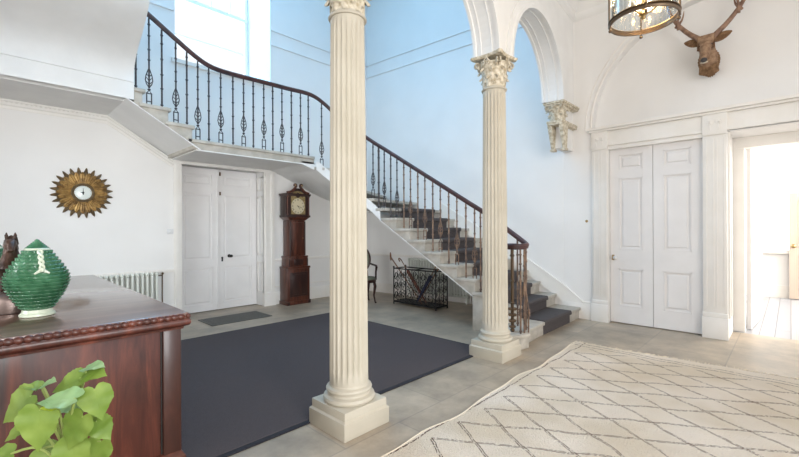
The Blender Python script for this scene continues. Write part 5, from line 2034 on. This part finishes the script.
# shaggy fur hanging at the throat and neck
m = MB()
for row in range(6):
    for k in range(24):
        a = 2 * pi * k / 24 + row * 0.13
        rx, rz = 0.10 - 0.006 * row, 0.135
        x0 = 0.17 - row * 0.030
        cz = 0.03 - row * 0.004
        y0, z0 = rx * cos(a) * 0.85, cz + rz * sin(a) * 0.85
        y1, z1 = rx * cos(a) * 1.10, cz + rz * sin(a) * 1.06 - 0.03
        m.tube([(x0, y0, z0), (x0 - 0.025, (y0 + y1) / 2, (z0 + z1) / 2), (x0 - 0.05, y1, z1)], [0.018, 0.020, 0.003], 5)
for k in range(9):
    yy = -0.08 + 0.02 * k
    m.tube([(0.20, yy * 0.8, -0.05), (0.15, yy, -0.14), (0.11, yy * 0.9, -0.185 + abs(yy) * 0.5)], [0.03, 0.026, 0.004], 6)
m.build('neck_ruff', 'fur_dark', t)
for sy in (-1, 1):
    m = MB()
    # ear: leaf-like cupped shape
    vs = []
    rows = 8
    ang = radians(18 if sy < 0 else 12)
    for i in range(rows + 1):
        u = i / rows
        L = 0.20 * u
        w_ = 0.048 * sin(pi * (0.12 + 0.86 * u)) ** 0.8
        cy = sy * (0.055 + L * 0.93)
        cz = 0.20 + L * 0.34
        cx_ = 0.31 - 0.03 * u
        for j, s_ in enumerate((-1, -0.5, 0, 0.5, 1)):
            vs.append((cx_ - 0.022 * (1 - s_ * s_) * (1 - u * 0.5), cy - s_ * w_ * 0.25 * sy, cz + s_ * w_))
    nb = len(vs)
    fs = [(i * 5 + j, i * 5 + j + 1, (i + 1) * 5 + j + 1, (i + 1) * 5 + j) for i in range(rows) for j in range(4)]
    vs += [(x - 0.012, y, z) for x, y, z in vs]
    fs += [tuple(nb + q for q in reversed(f)) for f in fs[:rows * 4]]
    for i in range(rows):
        fs += [(i * 5, nb + i * 5, nb + (i + 1) * 5, (i + 1) * 5), (i * 5 + 4, (i + 1) * 5 + 4, nb + (i + 1) * 5 + 4, nb + i * 5 + 4)]
    m.add(vs, fs)
    m.build('ear', 'fur_dark', t, smooth=60)
    MB().sphere((0.415, sy * 0.056, 0.125), 0.012, 10, 8).build('eye', 'black', t)
    # antler
    m = MB()
    beam = [(0.33, sy * 0.045, 0.215), (0.32, sy * 0.085, 0.26), (0.29, sy * 0.18, 0.36), (0.27, sy * 0.28, 0.49), (0.26, sy * 0.36, 0.63), (0.26, sy * 0.41, 0.78), (0.28, sy * 0.43, 0.92), (0.31, sy * 0.39, 1.04)]
    m.tube(smooth_path(beam, 4), [0.036 - 0.026 * k / (len(beam) * 4 - 4) for k in range(len(beam) * 4 - 3)], 8)
    m.lathe([(0.028, -0.01), (0.042, 0), (0.028, 0.012)], 12, (0.33, sy * 0.047, 0.225))
    m.tube(smooth_path([(0.27, sy * 0.30, 0.46), (0.30, sy * 0.30, 0.57), (0.31, sy * 0.27, 0.68)], 4), [0.019, 0.019, 0.018, 0.016, 0.014, 0.012, 0.009, 0.006, 0.003], 7)
    m.tube(smooth_path([(0.28, sy * 0.37, 0.78), (0.26, sy * 0.47, 0.86), (0.27, sy * 0.50, 0.95)], 4), [0.015, 0.015, 0.014, 0.013, 0.011, 0.009, 0.007, 0.005, 0.002], 7)
    m.tube(smooth_path([(0.28, sy * 0.38, 0.85), (0.34, sy * 0.32, 0.93), (0.37, sy * 0.28, 1.0)], 4), [0.014, 0.014, 0.013, 0.012, 0.010, 0.008, 0.006, 0.004, 0.002], 7)
    a_ = m.build('antler', 'antler', t, smooth=60)
    MB().tube(smooth_path([(0.27, sy * 0.33, 0.50), (0.22, sy * 0.27, 0.60), (0.20, sy * 0.25, 0.72)], 4), [0.018, 0.018, 0.016, 0.014, 0.012, 0.010, 0.008, 0.005, 0.002], 7).build('tine', 'antler', a_)
m = MB().sphere((0.560, 0, -0.10), 0.034, 12, 8, sc=(0.6, 1.0, 0.85))
m.build('nose', 'nose', t)
m = MB()
m.tube([(0.535, -0.034, -0.12), (0.56, 0, -0.135), (0.535, 0.034, -0.12)], 0.008, 6)
m.build('chin', 'antler_tip', t)

# ---- potted plant in the foreground
t = thing('potted_plant', (-0.45, 1.42, 0), 'leafy lime green potted plant in front of the mahogany chest', 'plant')
m = MB().lathe([(0.10, 0), (0.11, 0.01), (0.145, 0.24), (0.155, 0.245), (0.158, 0.29), (0.142, 0.29), (0.135, 0.25)], 32)
m.build('pot', 'terracotta', t)
MB().lathe([(0.001, 0.0), (0.134, 0.0), (0.001, 0.012)], 24, (0, 0, 0.25), caps=False).build('soil', 'soil', t)


def leaf_mesh(m, c, tip, nrm, L, lob=0.0, cup=0.12, seed=0):
    """heart shaped leaf; c = stalk joint, tip = direction, nrm = face normal"""
    u = Vector(tip).normalized()
    nn = Vector(nrm)
    nn = (nn - u * nn.dot(u)).normalized()
    v = nn.cross(u)
    # outline half, (along, across) as fractions of L
    key = [(0.0, 0.0), (-0.09, 0.06), (-0.15, 0.15), (-0.14, 0.27), (-0.05, 0.38), (0.08, 0.46), (0.22, 0.49), (0.36, 0.46), (0.48, 0.39), (0.60, 0.31), (0.72, 0.22), (0.84, 0.11), (0.93, 0.045), (1.0, 0.0)]
    half = []
    for i in range(len(key) - 1):
        for q in range(2):
            f = q / 2
            aa_, bb_ = key[i][0] + (key[i + 1][0] - key[i][0]) * f, key[i][1] + (key[i + 1][1] - key[i][1]) * f
            sc_ = 1.0 + (0.045 if q and 3 < i < 12 else -0.01)
            half.append((aa_, bb_ * sc_))
    half.append(key[-1])
    rg = random.Random(seed)
    vs = []
    K = 4
    C = Vector(c)
    for sd in (1, -1):
        for a, b in half:
            bj = b * (1 + rg.uniform(-0.05, 0.05))
            for k in range(K + 1):
                f = k / K
                aa = a * f + (1 - f) * max(0.0, min(1.0, a))   # from midrib to margin
                bb = bj * f * sd
                z = cup * (abs(bb) ** 1.6) * 1.2 - 0.20 * max(0, aa - 0.3) ** 2 - 0.03 * sin(aa * 16 + seed) * abs(bb) * 2
                vs.append(C + u * (aa * L) + v * (bb * L) + nn * (z * L))
    n = len(half)
    fs = []
    for sd in range(2):
        o = sd * n * (K + 1)
        for i in range(n - 1):
            for k in range(K):
                a = o + i * (K + 1) + k
                q = (a, a + 1, a + K + 2, a + K + 1)
                fs.append(q if sd == 0 else tuple(reversed(q)))
    nb = len(vs)
    vs += [p - nn * 0.0012 for p in vs]
    fs += [tuple(nb + i for i in reversed(f)) for f in fs]
    m.add(vs, fs)


camv = Vector((0, 0, 1.4))
FW = Vector((cos(radians(44)), sin(radians(44)), 0))
RT = Vector((sin(radians(44)), -cos(radians(44)), 0))
UP = Vector((0, 0, 1))
PL = Vector((-0.45, 1.42, 0))


def W3(lat, up, dep):
    """metres to the right, up and forward in the room, seen from the hall's front door"""
    return camv + FW * dep + RT * lat + UP * up


# (lateral, up, depth of stalk joint), (tip lat, tip up, tip dep), length, material, normal
D0 = 1.38
def lp(x, y, d=D0):
    return ((x - 399.5) / 405 * d, (228.5 - y) / 405 * d, d)


LEAVES = [
    ((39, 408), (34, 452), 0.155, 'leaf', (0.1, 0.55, -1), 1.33),
    ((82, 415), (66, 446), 0.135, 'leaf', (0.0, 0.5, -1), 1.40),
    ((94, 388), (100, 418), 0.125, 'leaf', (0.25, 0.5, -1), 1.42),
    ((80, 376), (58, 386), 0.115, 'leaf', (-0.1, 0.9, -0.75), 1.48),
    ((30, 394), (0, 420), 0.145, 'leaf', (-0.2, 0.6, -1), 1.42),
    ((40, 384), (24, 385), 0.062, 'leaf', (0, 1, -0.35), 1.45),
    ((42, 384), (58, 377), 0.075, 'leaf_pale', (0.2, 1, -0.4), 1.45),
    ((74, 397), (36, 399), 0.130, 'leaf_pale', (0, 1, -0.28), 1.36),
    ((86, 371), (114, 374), 0.095, 'leaf', (0.1, 0.9, -0.6), 1.50),
    ((86, 366), (112, 363), 0.090, 'leaf_pale', (0, 1, -0.22), 1.50),
    ((56, 404), (41, 406), 0.050, 'leaf_new', (0, 0.9, -0.5), 1.34),
    ((96, 420), (113, 444), 0.095, 'leaf', (0.3, 0.6, -1), 1.44),
    ((88, 420), (104, 428), 0.095, 'leaf', (0.2, 0.8, -0.8), 1.46),
    ((72, 440), (72, 480), 0.150, 'leaf', (0, 0.4, -1), 1.40),
    ((22, 425), (4, 438), 0.080, 'leaf', (-0.3, 0.7, -0.7), 1.48),
    ((10, 452), (-14, 462), 0.11, 'leaf', (-0.3, 0.7, -0.7), 1.46),
    ((40, 448), (60, 470), 0.12, 'leaf', (0.1, 0.6, -0.9), 1.50),
    ((66, 404), (84, 408), 0.085, 'leaf_pale', (0, 1, -0.35), 1.44),
    ((100, 440), (88, 470), 0.12, 'leaf', (0.2, 0.5, -1), 1.46),
]
def toworld_dir(v):
    return RT * v[0] + UP * v[1] + FW * v[2]
crown = W3(*lp(66, 452, 1.48)) - PL
sm = MB()
for i, (a, b, L, mt, nr, d_) in enumerate(LEAVES):
    A_ = W3(*lp(a[0], a[1], d_))
    B_ = W3(*lp(b[0], b[1], d_ - 0.02))
    m = MB()
    leaf_mesh(m, A_ - PL, (B_ - A_), toworld_dir(nr), L * 0.88, seed=i, cup=0.14)
    m.build('leaf', mt, t, smooth=80)
    pa_ = A_ - PL
    mid = (pa_ + crown) / 2 + Vector((0, 0, 0.02))
    sm.tube(smooth_path([crown - Vector((0, 0, 0.02 * (i % 4))), mid, pa_], 4), [0.0045] * 8 + [0.003], 6)
sm.tube(smooth_path([(0, 0, 0.25), (0.02, 0.02, 0.42), crown - Vector((0, 0, 0.08)), crown], 5), 0.007, 8)
sm.build('stem', 'stem', t)
